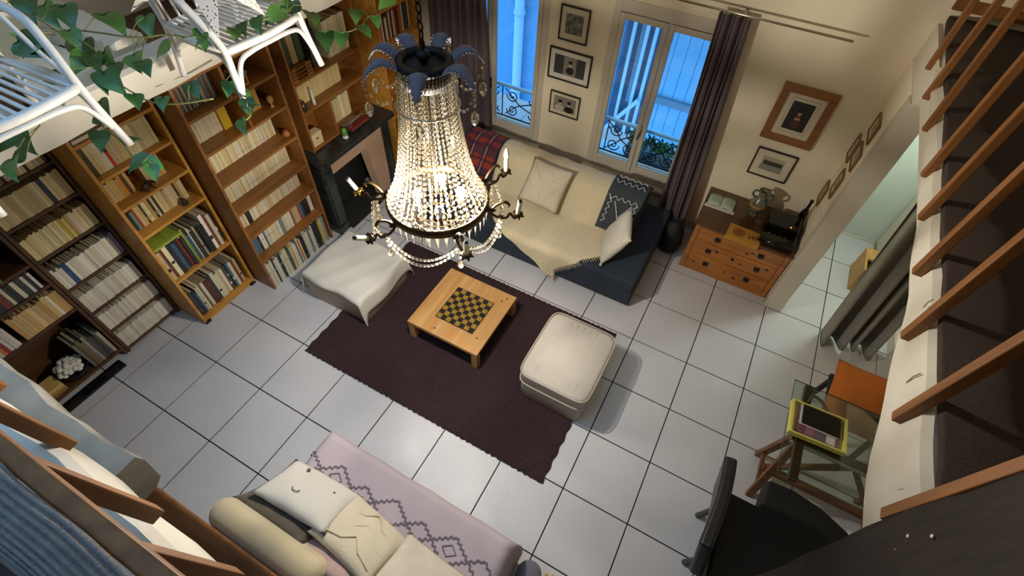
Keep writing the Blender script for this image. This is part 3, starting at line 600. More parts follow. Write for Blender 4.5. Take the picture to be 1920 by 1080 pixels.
# ================================================================== LIVING ROOM
def pillow_mesh(w_, d_, h_, n=16, sag=0.0, p=.45):
    b = MB(); b_ = []
    def pt(s, t, sg):
        x, y = 2 * s - 1, 2 * t - 1
        e = (max(0, 1 - x * x) ** p) * (max(0, 1 - y * y) ** p)
        k = 1 - .06 * (1 - abs(y) ** 2) * abs(x) ** 3; q = 1 - .06 * (1 - abs(x) ** 2) * abs(y) ** 3
        wr = .004 * math.sin(9 * x + 4 * y) * e
        return (x * w_ / 2 * k, y * d_ / 2 * q, sg * h_ / 2 * e + wr - sag * e * 0)
    b.grid(lambda s, t: pt(s, t, 1), n, n); b.grid(lambda s, t: pt(1 - s, t, -1), n, n); return b
def pillow(name, label, m, size, loc, rot, parent=None, cat='cushion', group=None):
    o = pillow_mesh(*size).build(name, m, parent, smooth=True); o.location = loc; o.rotation_euler = rot
    wl = o.modifiers.new('w', 'WELD'); wl.merge_threshold = .0005
    if label: tag(o, label, cat, group)
    return o
# rug
rg = MB()
def rgf(a, b):
    x = 1.06 + a * 2.29; y = .95 + b * 1.52; e = (0 < a < 1) and (0 < b < 1)
    j = .006 * math.sin(a * 190 + b * 77); return (x + (j if not e else 0), y + (.006 * math.sin(a * 260) if not e else 0), .016 + random.uniform(-.004, .004) if e else .009)
rg.grid(rgf, 92, 62, .008)
rug = tag(rg.build('rug', M_rug, None, smooth=False), 'dark aubergine shag rug on white tiles', 'rug')
# coffee table
ct = thing('coffee_table', 'low square pine coffee table with inlaid chessboard', 'table', (2.105, 1.865, .021)); H = .231
box('tabletop', M_table, (-.345, .345, -.345, .345, H - .035, H), ct, .004)
for sx in (-1, 1):
    for sy in (-1, 1): box('leg', M_table, (sx * .345 - .028 - sx * .030, sx * .345 + .028 - sx * .030, sy * .345 - .028 - sy * .030, sy * .345 + .028 - sy * .030, 0, H - .035), ct, .003)
    box('apron', M_table, (-.29, .29, sx * .31 - .01, sx * .31 + .01, H - .085, H - .035), ct); 
for x, y in ((.25, .24), (.26, -.2), (-.1, -.29), (.28, .29)): MB().lathe([(.008, H), (.008, H + .0012), (.001, H + .0014)], (x, y, 0), 8).build('knot', M_knot, ct)
q = .045; sqA = MB().box(-q / 2 + .0008, q / 2 - .0008, -q / 2 + .0008, q / 2 - .0008, 0, .0035).mesh('chess_square', mat('black_inlay', '#1b1a18', .4)); sqB = MB().box(-q / 2 + .0008, q / 2 - .0008, -q / 2 + .0008, q / 2 - .0008, 0, .0035).mesh('chess_square', mat('ochre_inlay', '#a07a2c', .4, var=.4, vscale=30))
box('chess_border', mat('black_inlay', '#1b1a18'), (-.187 + .02, .187 + .02, -.187, .187, H, H + .0014), ct)
for i in range(8):
    for j in range(8): link_mesh('chess_square', sqA if (i + j) % 2 else sqB, ct, (.02 + (i - 3.5) * q, (j - 3.5) * q, H + .0005))
# ottoman with padded top
def rbox(w_, d_, h_, r, puff, n=18):
    """upholstered block: superellipse plan, domed top"""
    b = MB(); prof = [(0, .98), (.02, 1.0), (.75, 1.0), (.9, .985), (.97, .955), (1.0, .90)]; N = 48; ring = []
    def pl(k, s):
        a = 2 * PI * k / N; e = r; c, s_ = math.cos(a), math.sin(a)
        return (w_ / 2 * s * math.copysign(abs(c) ** e, c), d_ / 2 * s * math.copysign(abs(s_) ** e, s_))
    vs = []
    for z, s in prof + [(1.0 + puff * .35, .78), (1 + puff * .75, .5), (1 + puff, .2)]:
        vs += [(*pl(k, s), z * h_) for k in range(N)]
    R_ = len(vs) // N
    fs = [(i * N + k, i * N + (k + 1) % N, (i + 1) * N + (k + 1) % N, (i + 1) * N + k) for i in range(R_ - 1) for k in range(N)] + [tuple(range(N - 1, -1, -1)), tuple((R_ - 1) * N + k for k in range(N))]
    return b.add(vs, fs)
ot = thing('ottoman', 'cream upholstered ottoman with rounded cushion top on the rug corner', 'ottoman', (3.12, 1.83, .02))
rbox(.55, .66, .22, .22, 0.02).build('base', mat('cream_canvas', '#b8ad9c', .95, var=.15, vscale=30, bump=.15, bscale=120), ot, smooth=True)
o = rbox(.57, .68, .15, .25, .18).build('cushion_top', mat('cream_canvas_light', '#bcb3a7', .95, var=.15, vscale=12, bump=.3, bscale=14), ot, smooth=True); o.location.z = .215
pip = MB(); N = 60
for zz in (.228, .352):
    pip.tube([(.288 * math.copysign(abs(math.cos(2 * PI * k / N)) ** .25, math.cos(2 * PI * k / N)), .343 * math.copysign(abs(math.sin(2 * PI * k / N)) ** .25, math.sin(2 * PI * k / N)), zz) for k in range(N)], .006, 6, closed=True)
pip.build('piping', MATS['cream_canvas'], ot, smooth=True)
for i in range(7): MB().tube([(-.17 + i * .055, -.33, .345), (-.165 + i * .055, -.27 + .02 * (i % 2), .372), (-.16 + i * .055, -.22 + .03 * (i % 3), .382)], [.003, .004, .001], 5).build('crease', MATS['cream_canvas_light'], ot, smooth=True)
for i in range(5): MB().tube([(-.1 + i * .055, .33, .345), (-.1 + i * .055, .28, .372), (-.1 + i * .055, .24, .382)], [.003, .004, .001], 5).build('crease', MATS['cream_canvas_light'], ot, smooth=True)
# ottoman under a sheet
o2 = thing('ottoman', 'low beige ottoman covered by a white sheet beside the fireplace', 'ottoman', (1.01, 1.76, 0))
rbox(.68, .64, .30, .12, 0.02).build('base', mat('beige_vinyl', '#b5a48a', .7), o2, smooth=True)
def shf(a, b):
    x, y = -.43 + a * .86, -.37 + b * .74; tx, ty = max(0, abs(x) - .33), max(0, abs(y) - .31)
    z = .325 + .004 * math.sin(x * 14 + y * 9) + .003 * math.sin(x * 31 - y * 17)
    px = math.copysign(min(abs(x), .345 + .25 * tx), x); py = math.copysign(min(abs(y), .325 + .25 * ty), y)
    drop = max(tx * 1.5, ty * (1.6 if y > 0 else .5)); corner = max(0, tx) * max(0, ty) * 22
    if x > 0 and y < 0: corner *= 2.4
    wv = .012 * math.sin(13 * y + 5 * x) * (tx > 0.01) + .012 * math.sin(15 * x) * (ty > 0.01)
    return (px + (wv if tx > .01 else 0), py + (wv if ty > .01 else 0), max(.02, z - drop * 1.25 - corner))
sh = MB(); sh.grid(shf, 44, 40, .004); tag(sh.build('bed_sheet', M_offwhite, None, smooth=True), 'white sheet thrown over the low ottoman', 'sheet').location = (1.01, 1.76, 0)
# cable on the floor
tag(MB().tube(catmull([(.45, 1.62, .006), (.62, 1.66, .006), (.66, 1.52, .006), (.72, 1.62, .008), (.6, 1.78, .006), (.55, 1.95, .006), (.5, 2.15, .006)], 8), .004, 6).build('power_cable', mat('blue_grey_cable', '#5a6478', .6), None, smooth=True), 'thin grey cable looped on the floor beside the sheeted ottoman', 'cable')

# sofa
S0, S1 = 1.02, 3.33
so = thing('sofa', 'low navy sofa bed before the windows', 'sofa', ((S0 + S1) / 2, 3.3, 0)); ox, oy = (S0 + S1) / 2, 3.3
box('base', M_navy, (S0 - ox, S1 - ox, 2.80 - oy, 3.93 - oy, .03, .20), so, .015)
box('seat_mattress', M_navy, (S0 - ox, S1 - ox, 2.79 - oy, 3.93 - oy, .205, .35), so, .03, 4)
bk = MB(); bk.prism([(3.28, .35), (3.84, .35), (3.80, .56), (3.74, .625), (3.64, .645), (3.55, .625), (3.34, .41)], S0 + .05 - ox, 3.09 - ox, 0)
for i in range(len(bk.v)): x, y, z = bk.v[i]; bk.v[i] = (x, y - oy, z)
bk.build('backrest', M_navy, so, bevel=.03, seg=4)
for sx in (S0 + .1, S1 - .1):
    for sy in (2.88, 3.85): box('foot', M_blackm, (sx - ox - .03, sx - ox + .03, sy - oy - .03, sy - oy + .03, 0, .03), so)
PROF = [(3.87, .42), (3.815, .57), (3.75, .642), (3.64, .662), (3.54, .64), (3.33, .425), (3.26, .37), (3.1, .362), (2.9, .362), (2.80, .358), (2.775, .33), (2.765, .22), (2.755, .10), (2.75, .03)]
PL = [0]
for a, b in zip(PROF, PROF[1:]): PL.append(PL[-1] + math.hypot(a[0] - b[0], a[1] - b[1]))
def sofa_pt(s, off=0.0):
    s = max(0, min(PL[-1], s))
    for i in range(len(PROF) - 1):
        if s <= PL[i + 1] + 1e-9:
            t = (s - PL[i]) / (PL[i + 1] - PL[i]); a, b = PROF[i], PROF[i + 1]; n = Vector((b[1] - a[1], -(b[0] - a[0]))).normalized()
            n = -n if n.y < 0 and i < 9 else n
            if i >= 9: n = Vector((-1, .1)).normalized()
            return a[0] + (b[0] - a[0]) * t + n.x * off, a[1] + (b[1] - a[1]) * t + n.y * off
    return PROF[-1]
def draped(name, label, m, uL, uR, s0, s1, nu=40, ns=60, off=.012, thick=.012, wob=.004, cat='throw'):
    b = MB()
    def f(a, c):
        s = s0 + (s1 - s0) * c; l, r = uL(c), uR(c); u = l + (r - l) * a
        v, z = sofa_pt(s, off + wob * math.sin(u * 23 + s * 9) * .5 + wob * .5)
        return (u, v, z)
    b.grid(f, nu, ns, -thick); return tag(b.build(name, m, None, smooth=True), label, cat)
def lerp_pts(pts):
    def f(c):
        for (a, x), (b, y) in zip(pts, pts[1:]):
            if c <= b: return x + (y - x) * (c - a) / max(1e-6, b - a)
        return pts[-1][1]
    return f
tw = draped('sofa_throw', 'fluffy cream throw spread over sofa back and seat', M_cream,
       lerp_pts([(0, 1.50), (.45, 1.55), (.62, 1.62), (.78, 1.85), (.93, 2.36), (1, 2.52)]), lerp_pts([(0, 2.85), (.45, 2.88), (.60, 2.92), (.72, 2.95), (.80, 2.80), (.93, 2.56), (1, 2.56)]), 0, PL[-1] * .985, off=.014, wob=.01)
# fringe along the front right edge of the throw
fg = MB()
for i in range(34):
    c = .70 + .3 * i / 33; u = lerp_pts([(0, 2.85), (.45, 2.88), (.60, 2.92), (.72, 2.95), (.80, 2.80), (.93, 2.56), (1, 2.56)])(c); v, z = sofa_pt(PL[-1] * .985 * c, .02)
    fg.tube([(u - .005, v, z), (u + .02, v - .012, z - .002), (u + .034 + random.uniform(-.006, .006), v - .022, max(.01, z - .008))], [.004, .003, .001], 5)
fg.build('fringe', M_cream, tw)
TART = mat('tartan_wool', '#7a2a20', .95)
def tartan():
    m = TART; nt = m.node_tree; L = nt.links.new; b = nt.nodes['Principled BSDF']; tc = nt.nodes.new('ShaderNodeTexCoord'); sp_ = nt.nodes.new('ShaderNodeSeparateXYZ'); L(tc.outputs['Object'], sp_.inputs[0])
    def band(src, freq, th):
        a = nt.nodes.new('ShaderNodeMath'); a.operation = 'MULTIPLY'; a.inputs[1].default_value = freq; L(src, a.inputs[0])
        s_ = nt.nodes.new('ShaderNodeMath'); s_.operation = 'SINE'; L(a.outputs[0], s_.inputs[0]); g = nt.nodes.new('ShaderNodeMath'); g.operation = 'GREATER_THAN'; g.inputs[1].default_value = th; L(s_.outputs[0], g.inputs[0]); return g.outputs[0]
    cur = None; base = (*lin('#8c2c1e'), 1)
    for src, fr_, th, col in ((sp_.outputs[0], 42, .2, '#22263c'), (sp_.outputs[1], 42, .2, '#22263c'), (sp_.outputs[0], 42, .97, '#c98a4a'), (sp_.outputs[2], 60, .8, '#2a2030')):
        mx = nt.nodes.new('ShaderNodeMix'); mx.data_type = 'RGBA'; fac = nt.nodes.new('ShaderNodeMath'); fac.operation = 'MULTIPLY'; fac.inputs[1].default_value = .75; L(band(src, fr_, th), fac.inputs[0]); L(fac.outputs[0], mx.inputs[0])
        if cur is None: mx.inputs[6].default_value = base
        else: L(cur, mx.inputs[6])
        mx.inputs[7].default_value = (*lin(col), 1); cur = mx.outputs[2]
    L(cur, b.inputs['Base Color'])
tartan()
draped('tartan_blanket', 'red and navy tartan blanket over the sofa back', TART, lambda c: 1.10, lambda c: 1.52, 0, PL[6], 20, 30, .02, .014, .012, 'blanket')
gth = draped('patterned_throw', 'charcoal and white patterned throw on the sofa back', mat('charcoal_wool', '#3c4248', .95, var=.3, vscale=50), lambda c: 2.72 + .02 * c, lambda c: 3.09 - .02 * c, PL[1], PL[6] - .02, 20, 30, .034, .012, .01, 'throw')
def onback(u, s): v, z = sofa_pt(s, .0495); return (u, v, z)
M_ww = mat('white_wool', '#c9c8c4', .95)
def stripe(pts, r): MB().tube(pts, r, 4).build('woven_stripe', M_ww, gth)
for s in (PL[3] - .10, PL[3] - .02, PL[4] + .03): stripe([onback(2.755 + k * .033, s + (.035 if k % 2 else 0)) for k in range(10)], .006)
for u0, sg in ((2.77, 1), (3.05, -1)): stripe([onback(u0 + sg * (.03 if k % 2 else 0), PL[4] + .06 + k * .03) for k in range(9)], .006)
for k in range(3): stripe([onback(2.83 + k * .025, PL[4] + .08 + k * .04), onback(2.91, PL[4] + .22 + k * .01), onback(3.0 - k * .025, PL[4] + .08 + k * .04)], .006)
# sofa cushions
c1 = pillow('cushion', 'square cream cushion with tufted lines leaning on the sofa back', M_ecru, (.44, .44, .13), (2.15, 3.33, .60), (math.radians(44), 0, math.radians(-3)))
k = MB()
for a, b in (((-.17, .16), (0, -.02)), ((.17, .16), (0, -.02)), ((-.17, .02), (-.02, -.16)), ((.17, .02), (.02, -.16)), ((0, -.02), (.0, -.18))):
    k.tube([(a[0], a[1], .045), ((a[0] + b[0]) / 2, (a[1] + b[1]) / 2, .062), (b[0], b[1], .06 if b[1] > -.1 else .045)], .0045, 5)
k.build('tufted_line', M_cream, c1)
c2 = pillow('cushion', 'white knitted cushion propped on the sofa end', mat('white_knit', '#d9d2c4', .95, var=.4, vscale=70, col2='#b5ab98', bump=.8, bscale=90), (.42, .42, .14), (3.00, 3.07, .55), (0, math.radians(-62), math.radians(18)))
for sx in (-1, 1): MB().bead((sx * .2, -.2, 0), .016, .02, (sx, -1, 0), 6).build('tassel', M_cream, c2)
# black bag beside the sofa
bg_ = thing('black_bag', 'soft black bag between sofa end and chest', 'bag', (3.42, 3.78, 0))
MB().lathe([(.06, 0), (.11, .03), (.125, .12), (.11, .24), (.07, .33), (.03, .37)], n=18).build('body', M_blackm, bg_, smooth=True); MB().tube(arc((0, .36), .05, 0, PI, 8, lambda a, b: (a, 0, b)), .008, 6).build('handle', M_blackm, bg_, smooth=True)

# daybed
db = thing('daybed', 'low daybed dressed with a lilac cover', 'bed', (2.66, .05, 0))
box('base', mat('beige_vinyl', '#b5a48a'), (-.72, .70, -.40, .37, .03, .16), db, .02); box('mattress', M_offwhite, (-.73, .71, -.41, .38, .16, .40), db, .05, 5)
for sx in (-.66, .64):
    for sy in (-.35, .32): box('foot', M_blackm, (sx - .03, sx + .03, sy - .03, sy + .03, 0, .03), db)
def cvf(a, b):
    x, y = -.98 + a * 1.94, -.42 + b * 1.0; tx, ty = max(0, abs(x) - .70), max(0, y - .36)
    zz = .412 + .0015 * math.sin(x * 11 + y * 7)
    px = math.copysign(min(abs(x), .72 + .06 * (1 - math.exp(-tx * 12))), x); py = min(y, .37 + .05 * (1 - math.exp(-ty * 12)))
    z = zz - max(tx, ty) * 1.3
    return (px + .003 * math.sin(y * 18) * (tx > .02), py + .003 * math.sin(x * 16) * (ty > .02), max(.06, z))
cv = MB(); cv.grid(cvf, 70, 40, .008); cover = tag(cv.build('bed_cover', M_lilac, None, smooth=True), 'pale lilac cover with grey zigzag diamonds on the daybed', 'blanket'); cover.location = (2.66, .05, 0)
def zig(pts, step=.018, amp=.007):
    out = []; 
    for (a, b) in zip(pts, pts[1:]):
        L_ = math.hypot(b[0] - a[0], b[1] - a[1]); n_ = max(2, int(L_ / step)); nx, ny = -(b[1] - a[1]) / L_, (b[0] - a[0]) / L_
        for k_ in range(n_):
            t = k_ / n_; sg = amp if k_ % 2 else -amp; out.append((a[0] + (b[0] - a[0]) * t + nx * sg, a[1] + (b[1] - a[1]) * t + ny * sg))
    out.append(pts[-1]); return out
def ribbon(b, pts, w_=.012, closed=False):
    P = [Vector((p[0], p[1], 0)) for p in pts]; n_ = len(P); vs = []
    for i in range(n_):
        t = (P[min(i + 1, n_ - 1)] - P[max(i - 1, 0)]).normalized(); nn = Vector((-t.y, t.x, 0)) * w_ / 2
        for q_ in (P[i] + nn, P[i] - nn):
            x, y = q_.x, q_.y; z = .4165 + .0015 * math.sin(x * 11 + y * 7)
            if abs(x) > .70: z -= (abs(x) - .70) * 1.3; 
            vs.append((x if abs(x) < .71 else math.copysign(.722 + .06 * (1 - math.exp(-(abs(x) - .7) * 12)), x), y, z))
    b.add(vs, [(2 * i, 2 * i + 1, 2 * i + 3, 2 * i + 2) for i in range(n_ - 1)])
# diamonds centred along the line the photo shows
yc = .145
dz = [(-.84, -.60, .07, False), (-.60, -.35, .085, True), (-.35, -.17, .055, False), (-.17, .09, .085, False), (.09, .27, .055, False), (.27, .53, .085, True), (.53, .70, .055, False)]
for x0, x1, hh, inner in dz:
    xm = (x0 + x1) / 2; d_ = MB(); ribbon(d_, zig([(x0, yc), (xm, yc + hh), (x1, yc), (xm, yc - hh), (x0, yc)], .017, .0075), .013)
    if inner: ribbon(d_, [(xm - .05, yc), (xm, yc + .035), (xm + .05, yc), (xm, yc - .035), (xm - .05, yc)], .008)
    d_.build('printed_diamond', M_grey, cover)
# pillows on the daybed
bo = tag(MB().box(-.38, .38, -.19, .19, -.085, .085).build('bolster_cushion', mat('cream_velvet', '#d3c19c', .95, var=.2, vscale=10, sheen=.4), None, smooth=True, bevel=.078, seg=7), 'long cream back cushion standing along the back of the daybed', 'cushion'); bo.location = (2.21, -.265, .605); bo.rotation_euler = (math.radians(-76), 0, 0)
p1 = pillow('pillow', 'white pillow with embroidered sleeping face on the daybed', M_offwhite, (.52, .38, .13), (2.19, .02, .60), (math.radians(-38), math.radians(3), math.radians(3)))
ey = MB()
for cx, cy in ((-.05, -.07),):
    ey.tube([(cx + .025 * math.cos(PI + PI * i / 8), cy + .022 * math.sin(PI + PI * i / 8), .066) for i in range(9)], .003, 5)
ey.build('embroidered_eye', M_grey, p1); MB().lathe([(.012, .058), (.012, .066), (.001, .067)], (-.1, .1, 0), 8).build('embroidered_spot', M_grey, p1); MB().lathe([(.007, .05), (.007, .058), (.001, .059)], (.13, .05, 0), 8).build('embroidered_spot', M_grey, p1)
pillow('cushion', 'flat charcoal cushion squeezed behind the sleeping-face pillow', mat('charcoal_velvet', '#4a4640', .95, var=.6, vscale=14, col2='#6a5d48', sheen=.3), (.52, .36, .08), (2.13, -.10, .575), (math.radians(-52), 0, 0))
c3 = pillow('cushion', 'ecru cushion with tufted chevrons on the daybed', M_ecru, (.46, .40, .12), (2.60, -.01, .565), (math.radians(-34), math.radians(4), math.radians(-8)))
k = MB()
for i in range(3):
    o_ = -.16 + i * .1; k.tube([(-.17, o_ + .02, .036), (-.06, o_ + .04, .054), (0, o_ + .1, .06), (.07, o_ + .04, .054), (.17, o_ + .02, .036)], .005, 5)
k.build('tufted_chevron', M_cream, c3)
pillow('cushion', 'dusty pink cushion under the ecru cushion', mat('dusty_pink', '#b69a94', .95, var=.3, vscale=12, bump=.3, bscale=20), (.46, .36, .10), (2.55, -.155, .55), (math.radians(-55), 0, math.radians(-4)))
pillow('cushion', 'plain beige cushion beside the grey diamonds', mat('beige_linen', '#d2c6b4', .95, var=.2, vscale=14, bump=.3, bscale=30), (.50, .44, .12), (3.03, -.05, .53), (math.radians(-26), math.radians(2), math.radians(-4)))
tag(_lt('round_stool', [(.07, 0), (.08, .02), (.08, .17), (.075, .18), (.02, .185)], (3.535, .36, 0), mat('grey_felt', '#6d6873', .95), 20), 'small grey round stool at the foot of the daybed', 'stool')
fl_ = MB(); 
for i in range(5): fl_.bead((3.66 + .03 * math.cos(i * 1.3), .42 + .03 * math.sin(i * 1.3), .02), .012, .02, (math.cos(i), math.sin(i), .6), 5)
tag(fl_.build('yellow_trinket', mat('pale_yellow', '#d8c98a', .6), None), 'small pale yellow crumpled trinket on the tiles', 'trinket')

# chest of drawers
CW, CD, CH = .86, .58, .60
ch = thing('chest_of_drawers', 'knotty pine chest of three drawers against the window wall', 'chest', (4.03, 3.60 + CD / 2, 0))
M_chtop = wood('chest_top_wood', '#5a3a20', '#432812', .3, 'x', coat=.4)
box('carcass', M_chest, (-CW / 2, CW / 2, -CD / 2 + .02, CD / 2, .03, CH - .025), ch, .004)
tp = MB(); tp.prism([(-CW / 2 - .02, -CD / 2 - .015), (CW / 2 + .02, -CD / 2 - .015), (CW / 2 + .02, CD / 2), (-CW / 2 - .02, CD / 2)], CH - .025, CH); tp.build('top', M_chtop, ch, bevel=.005)
for s in (-1, 1): box('stile', M_chest, (s * CW / 2 - .045 * (s > 0), s * CW / 2 + .045 * (s < 0), -CD / 2, -CD / 2 + .022, 0, CH - .025), ch, .003)
box('plinth', M_chest, (-CW / 2, CW / 2, -CD / 2 + .004, -CD / 2 + .022, 0, .06), ch)
for i in range(3):
    z0 = .065 + i * .168; d_ = box('drawer', M_chest, (-CW / 2 + .048, CW / 2 - .048, -CD / 2 - .004, -CD / 2 + .02, z0, z0 + .16), ch, .005)
    for x in (-.20, .20):
        if i == 1: x *= 1.15
        kn = MB(); kn.prism([(x + .036 * math.cos(a * PI / 4) * (1 if a % 2 else .7), z0 + .085 + .03 * math.sin(a * PI / 4) * (1 if a % 2 else .7)) for a in range(8)], -CD / 2 - .008, -CD / 2 - .003, 1)
        kn.tube([(x - .022, -CD / 2 - .008, z0 + .09), (x - .018, -CD / 2 - .02, z0 + .07), (x, -CD / 2 - .022, z0 + .062), (x + .018, -CD / 2 - .02, z0 + .07), (x + .022, -CD / 2 - .008, z0 + .09)], .004, 6)
        kn.build('handle', M_blackm, d_)
    for _ in range(3):
        x = random.uniform(-.32, .32); z = z0 + random.uniform(.03, .13); r_ = random.uniform(.006, .014); MB().prism([(x + r_ * 1.5 * math.cos(a * PI / 4), z + r_ * math.sin(a * PI / 4)) for a in range(8)], -CD / 2 - .0052, -CD / 2 - .003, 1).build('wood_knot', M_knot, d_)
    if i == 1: MB().prism([(.0 + .014 * math.cos(a * PI / 4), z0 + .09 + .018 * math.sin(a * PI / 4)) for a in range(8)], -CD / 2 - .007, -CD / 2 - .003, 1).build('keyhole_plate', M_bronze, d_)
# things on the chest
va = thing('painted_vase', 'tall painted ceramic vase with handles on the chest', 'vase', (4.03, 3.98, CH))
MB().lathe([(.05, 0), (.045, .02), (.035, .045), (.06, .08), (.078, .13), (.07, .17), (.042, .20), (.036, .23), (.05, .265), (.055, .28), (.044, .28), (.03, .24)], n=20).build('body', mat('majolica', '#8d8a74', .25, var=1, vscale=22, col2='#2f3d3c', detail=2), va, smooth=True)
MB().lathe([(.0795, .115), (.081, .13), (.0795, .145)], n=20, cap=False).build('painted_band', mat('ochre_glaze', '#b58a4a', .3, var=.6, vscale=30), va, smooth=True)
for s in (-1, 1): MB().tube(catmull([(s * .05, 0, .19), (s * .085, 0, .21), (s * .08, 0, .255), (s * .046, 0, .262)], 4), .009, 7).build('handle', mat('teal_glaze', '#3f5650', .3), va, smooth=True)
ob = thing('open_book', 'open book with pale green pages on the chest', 'book', (3.73, 3.98, CH + .001), .0); pgm = mat('pale_green_pages', '#b9c6b0', .8, var=.3, vscale=40)
box('cover', M_knot, (-.135, .135, -.095, .09, 0, .006), ob)
for s in (-1, 1):
    g = MB(); g.grid(lambda a, b, s=s: (s * a * .125, -.085 + b * .165, .008 + .022 * math.sin(a * PI) ** .7 * (1 - .55 * a) + .002), 12, 4, .012 * (1 if s > 0 else -1)); pg = g.build('page_block', pgm, ob, smooth=True)
    for k in range(5): box('text_line', M_grey, (min(s * .03, s * .1), max(s * .03, s * .1), .05 - k * .022, .052 - k * .022, .0325 - .0, .0332), pg)
box('ribbon_edge', M_offwhite, (-.14, .14, -.118, -.097, 0, .02), ob)
yc_ = thing('printed_cloth', 'ochre printed cloth hanging over the chest front edge', 'cloth', (4.02, 3.66, CH + .001), -.04)
g = MB(); g.grid(lambda a, b: (-.15 + a * .30, -.10 + b * .18 if b > .15 else -.092, .004 if b > .15 else -.05 + .054 * (b / .15)), 14, 14, .003); g.build('cloth', mat('ochre_cloth', '#c08a34', .8, var=.3, vscale=20), yc_)
def disc(r0, r1, c, z): return MB().lathe([(r0, z), (r0, z + .002), (r1, z + .002), (r1, z)], (c[0], c[1], 0), 20, cap=False)
mr_ = mat('maroon_print', '#6a2c1c', .8)
for r0, r1 in ((.045, .052), (.028, .034), (.012, .02)): disc(r0, r1, (-.05, -.01), .005).build('printed_ring', mr_, yc_)
for k in range(3): box('printed_bar', mr_, (.05 + k * .022, .064 + k * .022, -.04, .01), yc_) if False else MB().box(.04 + k * .03, .055 + k * .03, -.045 + .01 * k, .0 + .01 * k, .006, .0075).build('printed_bar', mr_, yc_)
bx_ = thing('record_player', 'glossy black music player case on the chest', 'music player', (4.29, 3.83, CH)); 
box('case', M_gloss, (-.15, .15, -.2, .17, 0, .07), bx_, .012, 3); box('lid', M_gloss, (-.15, .14, -.06, .17, .07, .13), bx_, .015, 3); MB().tube([(-.14, -.2, .04), (.14, -.2, .04)], .028, 10).build('front_roll', M_gloss, bx_, smooth=True)
for k in range(4): MB().lathe([(.008, .07), (.008, .078), (.001, .079)], (-.09 + .045 * k, -.13, 0), 8).build('knob', M_steel, bx_)
MB().lathe([(.006, .13), (.006, .134), (.001, .135)], (.06, -.03, 0), 8).build('power_light', mat('orange_lamp', '#ff9a4a', .4, emit='#ff8a3a', estr=3), bx_)
bt = tag(MB().lathe([(.03, 0), (.034, .02), (.034, .14), (.014, .2), (.013, .27), (.017, .27), (.017, .285), (.002, .285)], n=14).build('wine_bottle', M_gloss, None, smooth=True), 'dark wine bottle standing at the chest corner', 'bottle'); bt.location = (4.425, 4.06, CH)

# ---- curtains and rod
def curtain(name, label, m, u0, u1, v, ztop, zbot, folds, amp=.045, ux=0.0, vb=0.0, flare=0, parent=None, nz=24):
    b = MB()
    def f(a, c):
        z = ztop + (zbot - ztop) * c; ph = a * folds * 2 * PI; k = amp * (.55 + .45 * c)
        ctr = (u0 + u1) / 2; hw = (u1 - u0) / 2 * (.8 + .2 * c + flare * c)
        return (ctr + (2 * a - 1) * hw + ux * c + .012 * math.sin(ph * .5 + c * 3), v + k * math.sin(ph + .6 * c) + vb * c, z)
    b.grid(f, folds * 10, nz, .006); o = b.build(name, m, parent, smooth=True)
    return tag(o, label, 'curtain') if label else o
curtain('curtain', 'plum curtain gathered between right window and framed portrait', M_curtain, 3.08, 3.38, VW - .12, 2.17, .03, 6, amp=.04, ux=.10, vb=-.10)
curtain('curtain', 'plum curtain hanging left of the left window', M_curtain, .30, 1.10, VW - .13, 2.2, .03, 8, amp=.05)
for nm, a, b in (('curtain_rod', 2.05, 3.39), ('curtain_rod', .22, 1.80)):
    r = thing(nm, 'steel curtain rod above the ' + ('right window' if a > 1.9 else 'left window'), 'curtain rod', ((a + b) / 2, VW - .13, 2.19)); h = (b - a) / 2
    MB().tube([(-h, 0, 0), (h, 0, 0)], .009, 10).build('rod', M_steel, r, smooth=True)
    for s in (-1, 1):
        MB().lathe([(.012, 0), (.014, .01), (.014, .03), (.006, .035)], n=10).build('finial', M_steel, r, smooth=True).rotation_euler = (0, s * PI / 2, 0); r.children[-1].location = (s * h, 0, 0)
        MB().tube([(s * (h - .1), .13, 0), (s * (h - .1), 0, 0)], .008, 8).build('bracket', M_steel, r, smooth=True)
# ---- floor lamp behind the sofa end
lp = thing('floor_lamp', 'unlit floor lamp with grey round shade before the plum curtain', 'lamp', (.75, 3.80, 0))
MB().lathe([(.12, 0), (.12, .015), (.02, .025)], n=20).build('base', M_blackm, lp, smooth=True); MB().tube([(0, 0, .02), (0, 0, .95)], .009, 8).build('pole', M_blackm, lp)
MB().lathe([(.11, .92), (.095, 1.14), (.09, 1.14), (.105, .92)], n=24, cap=False).build('lamp_shade', mat('grey_shade', '#8a8d8c', .7), lp, smooth=True)

# ---- pictures
def picture(name, label, u0, u1, z0, z1, fw, fm, mountm, art, inset=.05, plane='back', depth=.022, group=None):
    w2, h2 = (u1 - u0) / 2, (z1 - z0) / 2
    if plane == 'back': r = thing(name, label, 'picture', ((u0 + u1) / 2, VW - .002, (z0 + z1) / 2), 0, group)
    else: r = thing(name, label, 'picture', (UR - .002, (u0 + u1) / 2, (z0 + z1) / 2), -PI / 2, group)
    D = depth
    f = MB(); f.box(-w2, w2, -D, 0, h2 - fw, h2); f.box(-w2, w2, -D, 0, -h2, -h2 + fw); f.box(-w2, -w2 + fw, -D, 0, -h2 + fw, h2 - fw); f.box(w2 - fw, w2, -D, 0, -h2 + fw, h2 - fw)
    f.build('frame', fm, r, bevel=.003)
    box('mount', mountm, (-w2 + fw, w2 - fw, -D * .45, 0, -h2 + fw, h2 - fw), r)
    art(r, w2 - fw, h2 - fw, -D * .45); return r
def flat(r, nm, m, x0, x1, z0, z1, y, k=1): return box(nm, m, (x0, x1, y - .0012 * k, y - .0012 * (k - 1), z0, z1), r)
